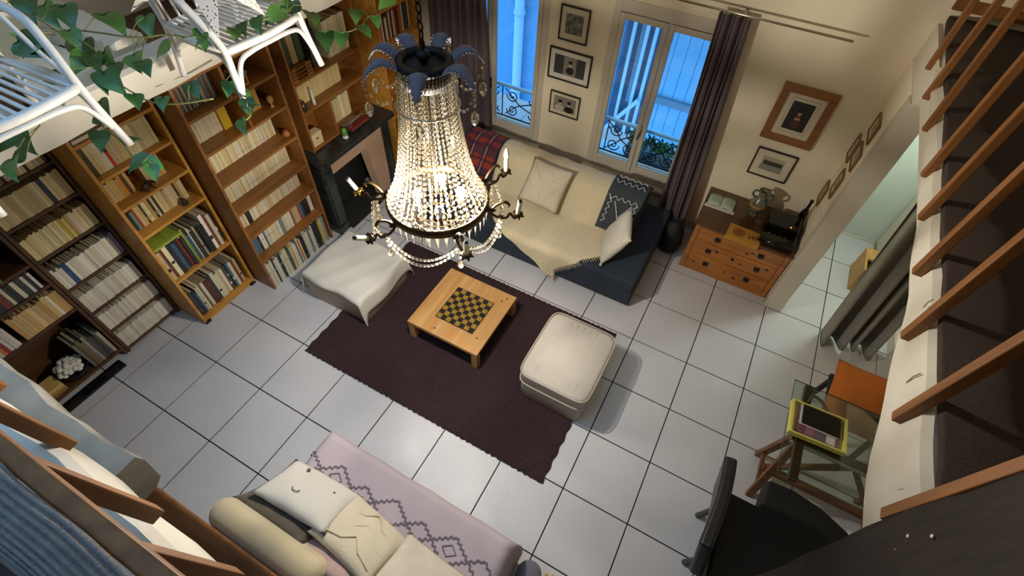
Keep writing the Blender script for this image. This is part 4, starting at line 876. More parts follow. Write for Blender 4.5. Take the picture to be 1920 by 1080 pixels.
def ell(r, nm, m, cx, cz, a, b, y, k=2, n=16): return MB().prism([(cx + a * math.cos(2 * PI * i / n), cz + b * math.sin(2 * PI * i / n)) for i in range(n)], y - .0012 * k, y - .0012 * (k - 1), 1).build(nm, m, r)
M_pframe = mat('black_frame', '#1a1614', .4); M_mount = mat('ivory_mount', '#d8cdb4', .8); M_oakf = wood('oak_frame', '#9a6426', '#7a4a18', .35, 'x', coat=.3)
M_bw = mat('bw_photo', '#9a968c', .5, var=1, vscale=26, col2='#1c1b1a', detail=6); M_dg = mat('photo_dark', '#3a3a3c', .5); M_mid = mat('photo_mid', '#8d887c', .5, var=.4, vscale=20); M_face = mat('photo_face', '#b9b2a4', .5); M_blk = mat('photo_black', '#141414', .5)
def art1(r, w_, h_, y): flat(r, 'photo', M_bw, -w_ * .66, w_ * .66, -h_ * .62, h_ * .62, y)
def art2(r, w_, h_, y):
    p = flat(r, 'photo', M_dg, -w_ * .78, w_ * .78, -h_ * .66, h_ * .66, y); flat(r, 'photo_card', M_mid, -w_ * .3, w_ * .34, -h_ * .66, h_ * .66, y, 2); flat(r, 'portrait_print', M_mid, -w_ * .2, w_ * .24, -h_ * .45, h_ * .5, y, 3)
    ell(r, 'printed_jacket', M_blk, .01, -h_ * .28, w_ * .2, h_ * .26, y, 4); ell(r, 'printed_head', M_face, .01, h_ * .16, w_ * .09, h_ * .2, y, 5); ell(r, 'printed_hair', M_blk, .008, h_ * .3, w_ * .11, h_ * .12, y, 6)
def art3(r, w_, h_, y):
    flat(r, 'photo', M_mid, -w_ * .78, w_ * .78, -h_ * .7, h_ * .7, y)
    for s, m_ in ((-1, M_face), (1, M_blk)):
        ell(r, 'printed_torso', m_, s * w_ * .34, -h_ * .4, w_ * .34, h_ * .3, y, 2); ell(r, 'printed_head', M_face, s * w_ * .32, h_ * .12, w_ * .11, h_ * .22, y, 3); ell(r, 'printed_hair', M_blk, s * w_ * .32, h_ * .28, w_ * .14, h_ * .16, y, 4)
def art4(r, w_, h_, y):
    flat(r, 'mount_line', mat('mount_shadow', '#a89c84', .8), -w_ * .72, w_ * .72, -h_ * .80, h_ * .80, y); flat(r, 'inner_mount', M_mount, -w_ * .69, w_ * .69, -h_ * .775, h_ * .775, y, 2)
    flat(r, 'print', mat('print_dark', '#2a231e', .5, var=.5, vscale=10, col2='#171310'), -w_ * .58, w_ * .58, -h_ * .66, h_ * .66, y, 3)
    ell(r, 'printed_dress', mat('print_brown', '#4c2c20', .5), 0, -h_ * .34, w_ * .3, h_ * .24, y, 4); ell(r, 'printed_collar', mat('print_skin', '#b98a62', .5), -.0, -h_ * .1, w_ * .16, h_ * .07, y, 5); ell(r, 'printed_face', mat('print_skin', '#b98a62'), 0, h_ * .16, w_ * .1, h_ * .13, y, 5); ell(r, 'printed_hair', M_knot, -.004, h_ * .27, w_ * .12, h_ * .07, y, 6)
def art5(r, w_, h_, y):
    flat(r, 'print', mat('print_sky', '#b0ab92', .6, var=.3, vscale=12), -w_ * .6, w_ * .6, -h_ * .55, h_ * .55, y); flat(r, 'printed_hills', mat('print_hills', '#3a3f34', .6), -w_ * .5, w_ * .54, -h_ * .08, h_ * .24, y, 2); flat(r, 'printed_lake', mat('print_lake', '#8f9284', .6, var=.3, vscale=20), -w_ * .6, w_ * .6, -h_ * .5, -h_ * .1, y, 2)
def art6(r, w_, h_, y): flat(r, 'print', mat('print_small', '#a8a08c', .6, var=.5, vscale=40, col2='#6a6456'), -w_ * .6, w_ * .6, -h_ * .6, h_ * .6, y)
picture('framed_photo', 'black framed square photograph of foliage, topmost of three between the windows', 1.76, 2.05, 1.59, 1.90, .014, M_pframe, M_mount, art1)
picture('framed_photo', 'wide black framed triptych portrait, middle one of three between the windows', 1.69, 2.135, 1.20, 1.51, .015, M_pframe, mat('white_mount', '#dcd8cc', .8), art2)
picture('framed_photo', 'small black framed photograph of a couple, lowest of three between the windows', 1.745, 2.08, .825, 1.075, .012, M_pframe, M_mount, art3)
picture('framed_portrait', 'broad oak framed portrait print above the chest', 3.775, 4.20, 1.26, 1.76, .062, M_oakf, M_mount, art4, depth=.035)
picture('framed_print', 'thin black framed landscape print above the chest', 3.815, 4.16, .875, 1.16, .012, M_pframe, M_mount, art5)
M_tf = wood('small_oak_frame', '#8f6530', '#6d4a20', .4, 'x')
for (v0, v1, z0, z1, lab) in ((3.80, 4.02, 1.64, 1.80, 'highest of five small oak frames on the short wall'), (4.03, 4.19, 1.33, 1.52, 'small oak frame nearest the portrait in the staggered pair'), (3.76, 3.98, 1.42, 1.575, 'small oak frame nearest the casing in the staggered pair'), (3.80, 3.96, 1.12, 1.33, 'narrow upright oak frame below the staggered pair'), (4.03, 4.19, .86, 1.05, 'lowest of five small oak frames on the short wall')):
    picture('small_picture', lab, v0, v1, z0, z1, .016, M_tf, M_mount, art6, plane='right', depth=.016)
sw = thing('light_switch', 'small beige light switch on the short wall beside the casing', 'switch', (UR - .001, 3.74, .98), -PI / 2); box('plate', M_winpaint, (-.025, .025, -.008, 0, -.035, .035), sw, .002); box('rocker', M_white, (-.012, .012, -.012, -.008, -.018, .018), sw, .001)

# ================================================================== DESK, KITCHEN
td = thing('trestle_desk', 'glass topped trestle desk under the right mezzanine', 'desk', (5.08, 1.85, 0)); M_tr = wood('trestle_oak', '#7d4f2a', '#5c361a', .45, 'x')
box('glass_top', M_tglass, (-.46, .46, -.36, .36, .735, .745), td, .001)
ge = MB(); ge.tube([(-.46, -.36, .74), (.46, -.36, .74), (.46, .36, .74), (-.46, .36, .74)], .0035, 6, closed=True); ge.build('glass_edge', mat('green_glass_edge', '#3f5a50', .2), td)
for i, x in enumerate((-.36, .36)):
    for s in (-1, 1): MB().bar((x, s * .17 - .05, 0), (x, s * .03 - .05, .70), .035, .045, (1, 0, 0)).build('leg', M_tr, td)
    MB().bar((x, -.19, .13), (x, .09, .13), .025, .035).build('cross_bar', M_tr, td); MB().bar((x - .0, -.36, .718), (x, .36, .718), .05, .035).build('bearer', M_tr, td)
MB().bar((-.40, -.05, .685), (.40, -.05, .685), .06, .05).build('top_rail', M_tr, td); MB().bar((-.36, -.05, .17), (.36, -.05, .17), .05, .045).build('stretcher', M_tr, td)
MB().bar((-.34, -.05, .2), (-.02, -.05, .64), .03, .035, (0, 1, 0)).build('brace', M_tr, td); MB().bar((.34, -.05, .2), (.02, -.05, .64), .03, .035, (0, 1, 0)).build('brace', M_tr, td)
MB().bar((-.40, -.09, .70), (.40, -.09, .70), .012, .02).build('white_strip', M_white, td)
yb = thing('yellow_tray', 'yellow tray of papers on the glass desk', 'tray', (4.79, 1.90, .747), .05); M_yel = mat('yellow_card', '#d8cf6a', .6)
box('tray_base', M_yel, (-.17, .17, -.125, .125, 0, .012), yb, .003)
for a in ((-.17, -.155, -.125, .125), (.155, .17, -.125, .125), (-.155, .155, -.125, -.115), (-.155, .155, .115, .125)): box('tray_side', M_yel, (*a, .012, .045), yb)
tag(box('magazine', cover_mat('#8a6a78'), (4.665, 4.93, 1.80, 2.0, .7605, .775)), 'printed magazine lying in the yellow tray', 'magazine')
for i, (x, c, lb) in enumerate(((4.69, '#7d4a5a', 'plum photo card in the yellow tray'), (4.75, '#9a6a7a', 'pink photo card in the yellow tray'), (4.81, '#6a6470', 'grey photo card in the yellow tray'), (4.875, '#dcd6d0', 'white photo card in the yellow tray'))):
    tag(box('photo_card', mat('card_%d' % i, c, .4, var=.6, vscale=40), (x - .026, x + .026, 1.805, 1.86, .7755, .7775)), lb, 'card')
tb_ = thing('tablet', 'black tablet in a cream sleeve lying on the papers', 'tablet', (4.80, 1.935, .778), .03); box('sleeve', M_offwhite, (-.125, .11, -.075, .075, 0, .008), tb_, .002); box('body', M_gloss, (-.115, .115, -.07, .072, .0085, .018), tb_, .003)
tag(MB().tube(catmull([(4.72, 2.06, .757), (4.74, 2.12, .765), (4.80, 2.10, .765), (4.86, 2.03, .76), (4.93, 2.04, .757)], 6), .011, 8).build('power_cable', mat('grey_cable', '#4a4842', .6), None, smooth=True), 'thick grey cable curled on the glass desk', 'cable')
# bench chair with orange cushion
bc = thing('desk_chair', 'dark chair behind the glass desk', 'chair', (5.16, 2.46, 0))
box('seat', M_blackm, (-.2, .2, -.2, .2, .40, .44), bc, .01)
for sx in (-1, 1):
    for sy in (-1, 1): MB().bar((sx * .19, sy * .19, 0), (sx * .17, sy * .17, .40), .03, .03).build('leg', M_blackm, bc)
pillow('cushion', 'square burnt orange cushion on the dark chair behind the desk', mat('burnt_orange', '#b5631c', .9, var=.25, vscale=14, col2='#8f4a12', bump=.2, bscale=60), (.48, .50, .15), (5.16, 2.42, .54), (math.radians(24), math.radians(-6), math.radians(-4)))
# black armchair
ac = thing('leather_armchair', 'black leather armchair with wide rounded seat turned to the desk', 'armchair', (4.66, 1.15, 0))
st_ = MB(); st_.prism([(-.20, -.40), (-.20, .21), (.0, .21), (.02, .42), (.18, .43), (.36, .40), (.52, .33), (.66, .20), (.75, .02), (.78, -.20), (.78, -.40)], .34, .46); st_.build('seat', M_blackm, ac, bevel=.02, seg=3)
bk = MB()
def bkf(a, b):
    y = -.36 + .60 * a; z = .40 + .47 * b; return (-.21 - .10 * b + .02 * math.cos(y * 5), y * (1 - .05 * b), z)
bk.grid(bkf, 16, 10, .075); bk.build('backrest', M_black, ac, bevel=.02, seg=3)
for sy in (-.19, .15):
    MB().tube([(-.235, sy, 0), (-.20, sy, .2), (-.17, sy, .36)], .02, 8).build('leg', mat('grey_leg', '#3a3634', .5), ac)
for sx, sy in ((.1, .33), (.6, -.1)): MB().tube([(sx, sy, 0), (sx, sy, .36)], .018, 8).build('leg', MATS['grey_leg'], ac)
pw = thing('power_strip', 'white power strip on the floor under the desk end', 'power strip', (5.33, 1.66, 0), .4); box('body', M_white, (-.12, .12, -.025, .025, 0, .035), pw, .006)
for k in range(3): MB().lathe([(.016, .035), (.016, .07), (.006, .075)], (-.08 + .07 * k, 0, 0), 10).build('plug', M_white, pw)
# grey curtain in the opening
gc = MB(); 
def gcf(a, c):
    z = 2.1 - 2.06 * c; l = Vector((4.885 + .10 * c, 3.70 - .35 * c)); r = Vector((5.50 - .03 * c, 3.86 - .44 * c)); p = l + (r - l) * a
    ph = a * 4.2 * 2 * PI + 1.4 * c; k = .03 + .05 * c; return (p.x + .02 * math.sin(ph * .5 + 2), p.y + k * math.sin(ph), z - .03 * math.sin(a * 9) * c)
gc.grid(gcf, 60, 26, .006); tag(gc.build('curtain', M_gcurt, None, smooth=True), 'heavy grey curtain hanging in the opening to the kitchen', 'curtain')
kr = tag(MB().tube([(4.62, 3.66, 2.105), (5.6, 3.90, 2.105)], .009, 8).build('curtain_rod', M_steel, None, smooth=True), 'steel rod carrying the grey kitchen curtain', 'curtain rod')
# kitchen: small shelf box, cupboards, pan
kb = thing('crate_shelf', 'small open pine crate on the kitchen floor', 'crate', (5.255, 4.32, 0))
M_lp = wood('light_pine_crate', '#c49a58', '#a87a3c', .5, 'z')
for x in (-.07, .09): box('side', M_lp, (x - .01, x + .01, -.17, .17, 0, .30), kb, .002)
box('back', M_lp, (-.06, .08, .155, .17, 0, .30), kb); box('bottom', M_lp, (-.06, .08, -.17, .155, 0, .015), kb); box('middle_board', M_lp, (.005, .02, -.165, .155, .015, .25), kb); box('top', M_lp, (-.06, .08, .0, .155, .28, .30), kb)
kc = thing('kitchen_cabinet', 'pale kitchen cabinet along the far right wall', 'cabinet', (5.485, 4.55, 0)); box('body', M_winpaint, (-.10, .10, -.42, .42, .05, .84), kc, .003); box('worktop', mat('marble_top', '#b9b5a4', .3, var=.4, vscale=12), (-.12, .10, -.43, .43, .84, .875), kc, .003)
for k in range(2): d_ = box('door', M_winpaint, (-.118, -.10, -.40 + k * .41, -.01 + k * .41, .08, .82), kc, .003); MB().bead((-.125, -.05 + k * .1, .6), .01, .012, (1, 0, 0), 8).build('knob', M_steel, d_)
box('plinth', M_blackm, (-.08, .10, -.42, .42, 0, .05), kc)
kp = thing('black_pan', 'black pan standing on the kitchen cabinet', 'pan', (5.46, 4.30, .875)); MB().lathe([(.09, 0), (.115, .04), (.11, .045), (.085, .008), (.02, .006)], n=20).build('pan', M_blackm, kp, smooth=True); MB().tube([(-.1, -.02, .035), (-.24, -.08, .07)], .012, 8).build('handle', M_blackm, kp)
bgk = tag(pillow_mesh(.3, .26, .16).build('black_bag', M_blackm, None, smooth=True), 'black cloth bag on the kitchen cabinet', 'bag'); bgk.location = (5.46, 4.62, .99); bgk.rotation_euler = (1.35, 0, .3); 
kl = thing('ceiling_lamp', 'round white ceiling lamp over the kitchen', 'lamp', (5.08, 3.95, 2.13)); MB().lathe([(.11, 0), (.11, -.03), (.105, -.035)], n=24, cap=True).build('base', M_white, kl, smooth=True)
MB().lathe([(.10, -.035), (.095, -.06), (.06, -.08), (.005, -.088)], n=24).build('diffuser', mat('lit_diffuser', '#ffffff', .4, emit='#f2f6e6', estr=9), kl, smooth=True)
ld = bpy.data.lights.new('kitchen_light', 'POINT'); ld.energy = 34; ld.color = (.80, .98, 1.0); ld.shadow_soft_size = .09; lo = bpy.data.objects.new('kitchen_light', ld); COL.objects.link(lo); lo.location = (5.08, 3.95, 1.98)

# ================================================================== RAILINGS
BASES = [(1740, 130), (1735, 185), (1735, 245), (1733, 330), (1728, 410), (1718, 512), (1697, 632), (1682, 785), (1662, 968)]
TOPS = [(1800, 25), (1866, 12), (1917, 5), (1920, 112), (1920, 208), (1920, 322), (1920, 450), (1920, 642), (1920, 880)]
rr = thing('mezzanine_railing', 'varnished wooden railing along the brown carpeted mezzanine', 'railing', (4.45, 2.2, 2.2)); o0 = Vector((4.45, 2.2, 2.2))
HB = 3.25
for (x, y), (x2, y2) in zip(BASES, TOPS):
    p = at(x, y, 2, 2.235); u_ = uf(p.y) - .022; p = at(x, y, 0, u_)
    q_ = None
    # top spot seen on the frame's edge: keep the bar in the railing's own plane
    t = at(x2, y2, 0, u_); d_ = (t - p); d_ = d_ / d_.z if abs(d_.z) > .05 else Vector((0, 0, 1))
    d_ = Vector((0, max(-.12, min(.12, d_.y)), 1)); e = p + d_ * (HB - p.z)
    MB().bar(p - o0, e - o0, .036, .036, (1, 0, 0)).build('baluster', M_orange, rr, bevel=.004)
MB().bar((-.012 - .03, -1.72, HB - 2.2 + .02), (.05, 1.98, HB - 2.2 + .02), .07, .045).build('handrail', M_orange, rr, bevel=.006)
nr = thing('mezzanine_railing', 'varnished wooden railing beside the blue ribbed blanket', 'railing', (2.6, VN + .02, 2.2)); o0 = Vector((2.6, VN + .02, 2.2))
for (x, y), u_ in zip(((130, 835), (290, 965), (440, 1085)), (2.17, 2.56, 2.9)):
    p = at(x, y, 1, VN + .024); MB().bar(Vector((p.x, VN + .024, p.z)) - o0, Vector((p.x - .01, VN + .0, 2.80)) - o0, .036, .036, (0, 1, 0)).build('baluster', M_orange, nr, bevel=.004)
for u_ in (.6, 1.0, 1.4, 1.79, 3.3, 3.7, 4.1): MB().bar(Vector((u_, VN + .024, 2.2)) - o0, Vector((u_, VN, 2.80)) - o0, .036, .036, (0, 1, 0)).build('baluster', M_orange, nr, bevel=.004)
MB().bar((-3.1, -.018, .62), (1.85, -.018, .62), .034, .035).build('handrail', M_orange, nr, bevel=.005)
# ribbed blue blanket over the near handrail
rb = MB()
def rbf(a, b):
    u_ = 2.20 + a * 1.1; path = [(-.382, 2.846), (-.405, 2.858), (-.43, 2.858), (-.45, 2.852), (-.466, 2.835), (-.47, 2.75), (-.47, 2.6)]
    t = b * 6; i = min(5, int(t)); f_ = t - i; v = path[i][0] + (path[i + 1][0] - path[i][0]) * f_; z = path[i][1] + (path[i + 1][1] - path[i][1]) * f_
    rbb = abs(math.sin(b * 42 + .2 * math.sin(u_ * 9))) ** .6; return (u_, v + .002 * math.sin(u_ * 20) - (.008 * rbb if b > .68 else 0), z + (.007 * rbb if b < .72 else 0) + .002 * math.sin(u_ * 15 + b * 5))
rb.grid(rbf, 40, 240, -.004)
tag(rb.build('ribbed_blanket', mat('blue_corduroy', '#857f7c', .97, var=.6, vscale=40, col2='#5c5a5c', bump=.5, bscale=180), None, smooth=True), 'blue grey ribbed blanket hung over the near handrail', 'blanket')

# ================================================================== CONSOLE under the near mezzanine
cs = thing('console_table', 'dark wooden console with glossy top behind the daybed', 'console', (1.75, -.56, 0)); M_cs = wood('console_wood', '#5a3c22', '#3c2614', .22, 'x', coat=.6)
box('top', M_cs, (-.62, .80, -.16, .17, .77, .80), cs, .006); box('edge_moulding', M_orange, (-.62, .80, .165, .185, .755, .80), cs, .006); box('apron', M_cs, (-.58, .76, -.13, .14, .66, .77), cs)
for x in (-.57, .75):
    for y in (-.12, .12): MB().lathe([(.02, 0), (.016, .1), (.026, .3), (.022, .66)], (x, y, 0), 10).build('leg', M_cs, cs, smooth=True)
for i, (x, lb) in enumerate(((2.08, 'slim brass candlestick on the console'), (2.16, 'shorter brass candlestick on the console'))):
    tag(_lt('candlestick', [(.035, 0), (.03, .01), (.008, .02), (.007, .12 - .03 * i), (.016, .13 - .03 * i), (.012, .15 - .03 * i), (.008, .15 - .03 * i)], (x, -.52, .80), M_gold, 14), lb, 'candlestick')
tag(box('blue_folder', mat('blue_card', '#39588c', .5), (1.62, 1.92, -.70, -.62, .80, .84), bevel=.004), 'flat blue folder on the console', 'folder')
wf = thing('wire_tile', 'small square wire grid standing on tiles by the daybed', 'grid', (1.70, -.10, 0), .1)
for k in range(3): MB().tube([(-.05, -.05 + k * .05, .006), (.05, -.05 + k * .05, .006)], .003, 5).build('wire', M_blackm, wf); MB().tube([(-.05 + k * .05, -.05, .008), (-.05 + k * .05, .05, .008)], .003, 5).build('wire', M_blackm, wf)
MB().tube(catmull([(-.03, -.02, .012), (0, .03, .012), (.03, -.01, .012), (-.02, .01, .012)], 5), .002, 5).build('wire', M_blackm, wf)

# ================================================================== RATTAN CHAIRS
def rattan(label, loc, rz, W2=.27, D=.50):
    r = thing('rattan_chair', label, 'chair', loc, rz); q = lambda *p: Vector(p)
    def seat_edge(a):  # rounded front rail
        return [q(D / 2 + .035 * math.cos(t), W2 * t / (PI / 2), 0) for t in [(-PI / 2) + PI * i / 10 for i in range(11)]]
    MB().tube(seat_edge(0), .022, 10).build('front_rail', M_rattan, r, smooth=True)
    for s in (-1, 1): MB().tube([(D / 2, s * W2, 0), (0, s * (W2 + .005), 0), (-D / 2, s * W2 * .85, 0)], .018, 8).build('side_rail', M_rattan, r, smooth=True)
    MB().tube([(-D / 2, -W2 * .85, 0), (-D / 2, W2 * .85, 0)], .018, 8).build('rear_rail', M_rattan, r, smooth=True)
    for k in range(13):
        y = -W2 * .9 + k * W2 * 1.8 / 12; MB().bar((-D / 2, y * .9, .014), (D / 2 + .03 * (1 - (y / W2) ** 2), y, .014), .016, .01).build('seat_slat', M_rattan, r)
    for s in (-1, 1):
        MB().tube(catmull([(D / 2 + .055, s * (W2 + .03), -.30), (D / 2 + .02, s * (W2 + .01), -.12), (D / 2, s * W2, .02), (D / 2 - .09, s * (W2 + .02), .16), (D / 2 - .2, s * (W2 + .03), .25), (-D / 2 - .02, s * (W2 + .01), .30)], 5), .019, 10).build('front_leg', M_rattan, r, smooth=True)
        MB().tube(catmull([(-D / 2 - .04, s * W2 * .9, -.30), (-D / 2, s * W2 * .85, 0), (-D / 2 - .05, s * W2 * .9, .3), (-D / 2 - .1, s * W2 * .7, .52)], 5), .018, 10).build('rear_leg', M_rattan, r, smooth=True)
        MB().tube(catmull([(D / 2 - .03, s * (W2 + .01), .01), (D / 2 - .16, s * (W2 - .0), .12), (D / 2 - .30, s * W2, .26)], 5), .011, 8).build('arm_brace', M_rattan, r, smooth=True)
        MB().tube(catmull([(D / 2 + .03, s * (W2 + .012), -.17), (D / 2 - .04, s * W2, -.04), (D / 2 - .16, s * W2, -.03), (-D / 2 + .1, s * W2 * .9, -.05), (-D / 2 - .01, s * W2 * .85, -.16)], 5), .011, 8).build('side_brace', M_rattan, r, smooth=True)
    MB().tube(catmull([(D / 2 + .04, -W2 - .01, -.20), (D / 2 + .035, -W2 + .045, -.07), (D / 2 + .045, -W2 + .13, -.035), (D / 2 + .05, 0, -.03), (D / 2 + .045, W2 - .13, -.035), (D / 2 + .035, W2 - .045, -.07), (D / 2 + .04, W2 + .01, -.20)], 6), .013, 8).build('front_brace', M_rattan, r, smooth=True)
    MB().tube(catmull([(-D / 2 - .02, -W2 - .01, .30), (-D / 2 - .06, -W2 * .8, .46), (-D / 2 - .1, 0, .56), (-D / 2 - .06, W2 * .8, .46), (-D / 2 - .02, W2 + .01, .30)], 6), .018, 8).build('back_rail', M_rattan, r, smooth=True)
    for k in range(7):
        y = (k - 3) * W2 * .26; MB().tube([(-D / 2, y * .9, 0), (-D / 2 - .05, y, .28), (-D / 2 - .09, y, .54 - .25 * (y / W2) ** 2)], .008, 6).build('back_spindle', M_rattan, r)
    for s in (-1, 1): MB().tube([(-D / 2 - .09, s * .12, .50), (-D / 2 - .09, s * .12, ZC - loc[2])], .003, 5).build('hanging_cord', M_white, r)
    return r
rattan('white rattan armchair hung over the walnut bookcase', (.79, 1.62, 2.42), 0.0)
rattan('white rattan armchair hung over the dark bookcases, wrapped in trailing vine', (.67, .42, 2.5), 0.0)

# ================================================================== POTHOS
def leaf_mesh(i):
    b = MB(); out = [(0, 0), (-.07, .16), (-.03, .36), (.10, .47), (.30, .46), (.52, .36), (.74, .2), (.9, .08), (1.0, 0)]; n_ = len(out); vs = []
    for (x, y) in out: vs += [(x, y, .10 * y + .10 * math.sin(max(x, 0) * 2.6) - .18 * x * x), (max(x, 0), 0, .10 * math.sin(max(x, 0) * 2.6) - .18 * max(x, 0) ** 2 - .04), (x, -y, .10 * y + .10 * math.sin(max(x, 0) * 2.6) - .18 * x * x)]
    fs = []
    for k in range(n_ - 1): fs += [(3 * k, 3 * k + 1, 3 * k + 4, 3 * k + 3), (3 * k + 1, 3 * k + 2, 3 * k + 5, 3 * k + 4)]
    b.add(vs, fs); return b.mesh('leaf', M_leaves[i], smooth=True)
LEAVES = [leaf_mesh(i) for i in range(3)]
def vine(label, pts, leaves, z, rad=.004):
    """pts, leaves: spots given as (px, py, z[, size, heading])"""
    P = [at(p[0], p[1], 2, p[2] if len(p) > 2 else z) for p in pts]; root = thing('pothos_vine', label, 'plant', P[0])
    if len(P) > 1: MB().tube([q_ - P[0] for q_ in catmull(P, 6)], rad, 6).build('stem', M_stem, root, smooth=True)
    for i, l in enumerate(leaves):
        px, py, sz, hd = l[:4]; zz = l[4] if len(l) > 4 else z; c = at(px, py, 2, zz); dist = (c - CAM_C).length; L_ = sz * dist / FPX * .80
        # heading: direction of the tip as the photo shows it, as a direction in space close to the leaf's own tilt
        tip = at(px + math.cos(hd) * sz, py + math.sin(hd) * sz, 2, zz) - c; tip.z = 0; tip.normalize(); tip = (tip + Vector((0, 0, -.35 + random.uniform(-.25, .2)))).normalized()
        up = (Vector((.35, -.35, 1)) + Vector((random.uniform(-.5, .5), random.uniform(-.5, .5), 0))).normalized(); y = up.cross(tip).normalized(); n_ = tip.cross(y).normalized()
        m = Matrix((tip, y, n_)).transposed().to_4x4(); o = link_mesh('leaf', LEAVES[(i * 7 + int(px)) % 3], root); pos = c - P[0] - tip * L_ * .5
        o.matrix_local = Matrix.Translation(pos) @ m @ Matrix.Diagonal((L_, L_ * .82, L_, 1))
        # petiole from the nearest stem spot
        if len(P) > 1:
            near = min(catmull(P, 6), key=lambda s_: (s_ - (c - tip * L_ * .5)).length); a = near - P[0]; bb = pos
            if (a - bb).length < .3: MB().tube([a, (a + bb) / 2 + Vector((0, 0, .015)), bb], .0022, 5).build('petiole', M_stem, root)
    return root
R = math.radians
vine('pothos vine with large leaves climbing the left rattan chair', [(0, 20), (60, 30), (110, 60), (150, 75), (180, 95)], [(52, 10, 60, R(100)), (95, 30, 45, R(60)), (128, 32, 50, R(80)), (35, 62, 46, R(200)), (55, 92, 40, R(170)), (68, 92, 58, R(10)), (140, 75, 40, R(60))], 2.62)
vine('pothos vine with a dense leaf clump over the tie beam', [(150, 75), (165, 95), (175, 115), (205, 145), (235, 165), (280, 190), (330, 195), (400, 185)], [(142, 90, 46, R(110)), (165, 100, 50, R(80)), (150, 120, 48, R(150)), (178, 118, 46, R(60)), (205, 112, 44, R(50)), (218, 130, 36, R(80)), (195, 155, 44, R(100)), (215, 158, 50, R(30)), (122, 152, 48, R(0)), (255, 190, 40, R(70)), (305, 195, 34, R(110)), (365, 170, 40, R(60))], 2.42)
vine('pothos vine strung from the clump towards the right rattan chair', [(130, 55), (190, 62), (230, 68), (270, 70), (310, 65), (350, 70)], [(215, 44, 58, R(30)), (278, 50, 44, R(95)), (303, 98, 46, R(180)), (255, 118, 48, R(75)), (273, 128, 40, R(60)), (375, 80, 40, R(180))], 2.5)
vine('pothos vine dangling below the left rattan chair', [(20, 240), (60, 230), (75, 235)], [(10, 265, 46, R(160)), (48, 265, 54, R(70)), (32, 296, 36, R(180)), (24, 318, 48, R(100))], 2.35)
vine('pothos vine hanging past the honey pine bookcase', [(190, 215), (195, 240), (225, 262), (255, 300), (285, 305)], [(195, 205, 40, R(60)), (180, 226, 26, R(180)), (188, 265, 42, R(110)), (250, 262, 34, R(-30)), (258, 308, 46, R(160)), (292, 308, 34, R(10)), (288, 325, 34, R(80))], 2.2)
vine('pothos vine twined round the right rattan chair leg', [(420, 155), (440, 165), (455, 185), (462, 200), (470, 215), (455, 230)], [(450, 146, 34, R(100)), (428, 168, 34, R(120)), (460, 178, 34, R(20)), (466, 202, 40, R(80)), (480, 196, 28, R(-20)), (456, 238, 36, R(80))], 2.2)
vine('pothos vine lying across the slatted rattan seat', [(425, 60), (460, 48), (500, 35), (540, 20)], [(440, 65, 34, R(90)), (456, 55, 34, R(80)), (484, 48, 38, R(90)), (512, 32, 44, R(160)), (535, 18, 38, R(160)), (382, 76, 44, R(100)), (550, 18, 34, R(180))], 2.47)
vine('pothos vine hanging in front of the mantel bookcase', [(575, 30), (600, 55), (640, 62), (675, 50), (690, 30)], [(587, 36, 46, R(60)), (612, 78, 50, R(90)), (640, 76, 40, R(110)), (668, 32, 38, R(100)), (686, 60, 36, R(30)), (706, 42, 28, R(60)), (722, 5, 40, R(160))], 2.2)
pot = thing('plant_pot', 'dark clay pot holding the trailing vines on the tie beam', 'plant pot', (.285, .62, 2.225)); MB().lathe([(.05, 0), (.075, .10), (.085, .11), (.085, .13), (.07, .13), (.06, .1), (.01, .1)], n=18).build('pot', mat('dark_clay', '#4a3c2a', .8), pot, smooth=True); MB().lathe([(.065, .108), (.02, .115), (.002, .118)], n=14).build('soil', M_knot, pot)
# bunting
bu = thing('paper_bunting', 'white bunting with punched dots strung before the rattan chair', 'bunting', at(400, -10, 2, 2.62)); b0 = bu.location.copy()
pm = mat('punched_paper', '#e0d8d0', .8)
nt = pm.node_tree; tc = nt.nodes.new('ShaderNodeTexCoord'); vo = nt.nodes.new('ShaderNodeTexVoronoi'); vo.inputs['Scale'].default_value = 65; nt.links.new(tc.outputs['Object'], vo.inputs['Vector']); rp = nt.nodes.new('ShaderNodeValToRGB'); rp.color_ramp.elements[0].color = (*lin('#2a221c'), 1); rp.color_ramp.elements[1].color = (*lin('#e0d8d0'), 1); rp.color_ramp.elements[0].position = .22; rp.color_ramp.elements[1].position = .30; rp.color_ramp.interpolation = 'LINEAR'
nt.links.new(vo.outputs['Distance'], rp.inputs[0]); nt.links.new(rp.outputs[0], nt.nodes['Principled BSDF'].inputs['Base Color'])
for tri in (((362, -6, 2.66), (407, -8, 2.66), (411, 74, 2.5)), ((425, -10, 2.66), (470, -12, 2.66), (497, 28, 2.5)), ((245, 22, 2.52), (258, -12, 2.66), (300, -14, 2.66))):
    V_ = [at(x, y, 2, z) - b0 for x, y, z in tri]; n_ = (V_[1] - V_[0]).cross(V_[2] - V_[0]).normalized() * .0015
    MB().add([v - n_ for v in V_] + [v + n_ for v in V_], [(2, 1, 0), (3, 4, 5), (0, 1, 4, 3), (1, 2, 5, 4), (2, 0, 3, 5)]).build('pennant', pm, bu)
MB().tube([at(x, y, 2, 2.66) - b0 for x, y in ((250, -13), (362, -8), (407, -10), (470, -13), (560, -22))], .002, 5).build('string', M_white, bu)

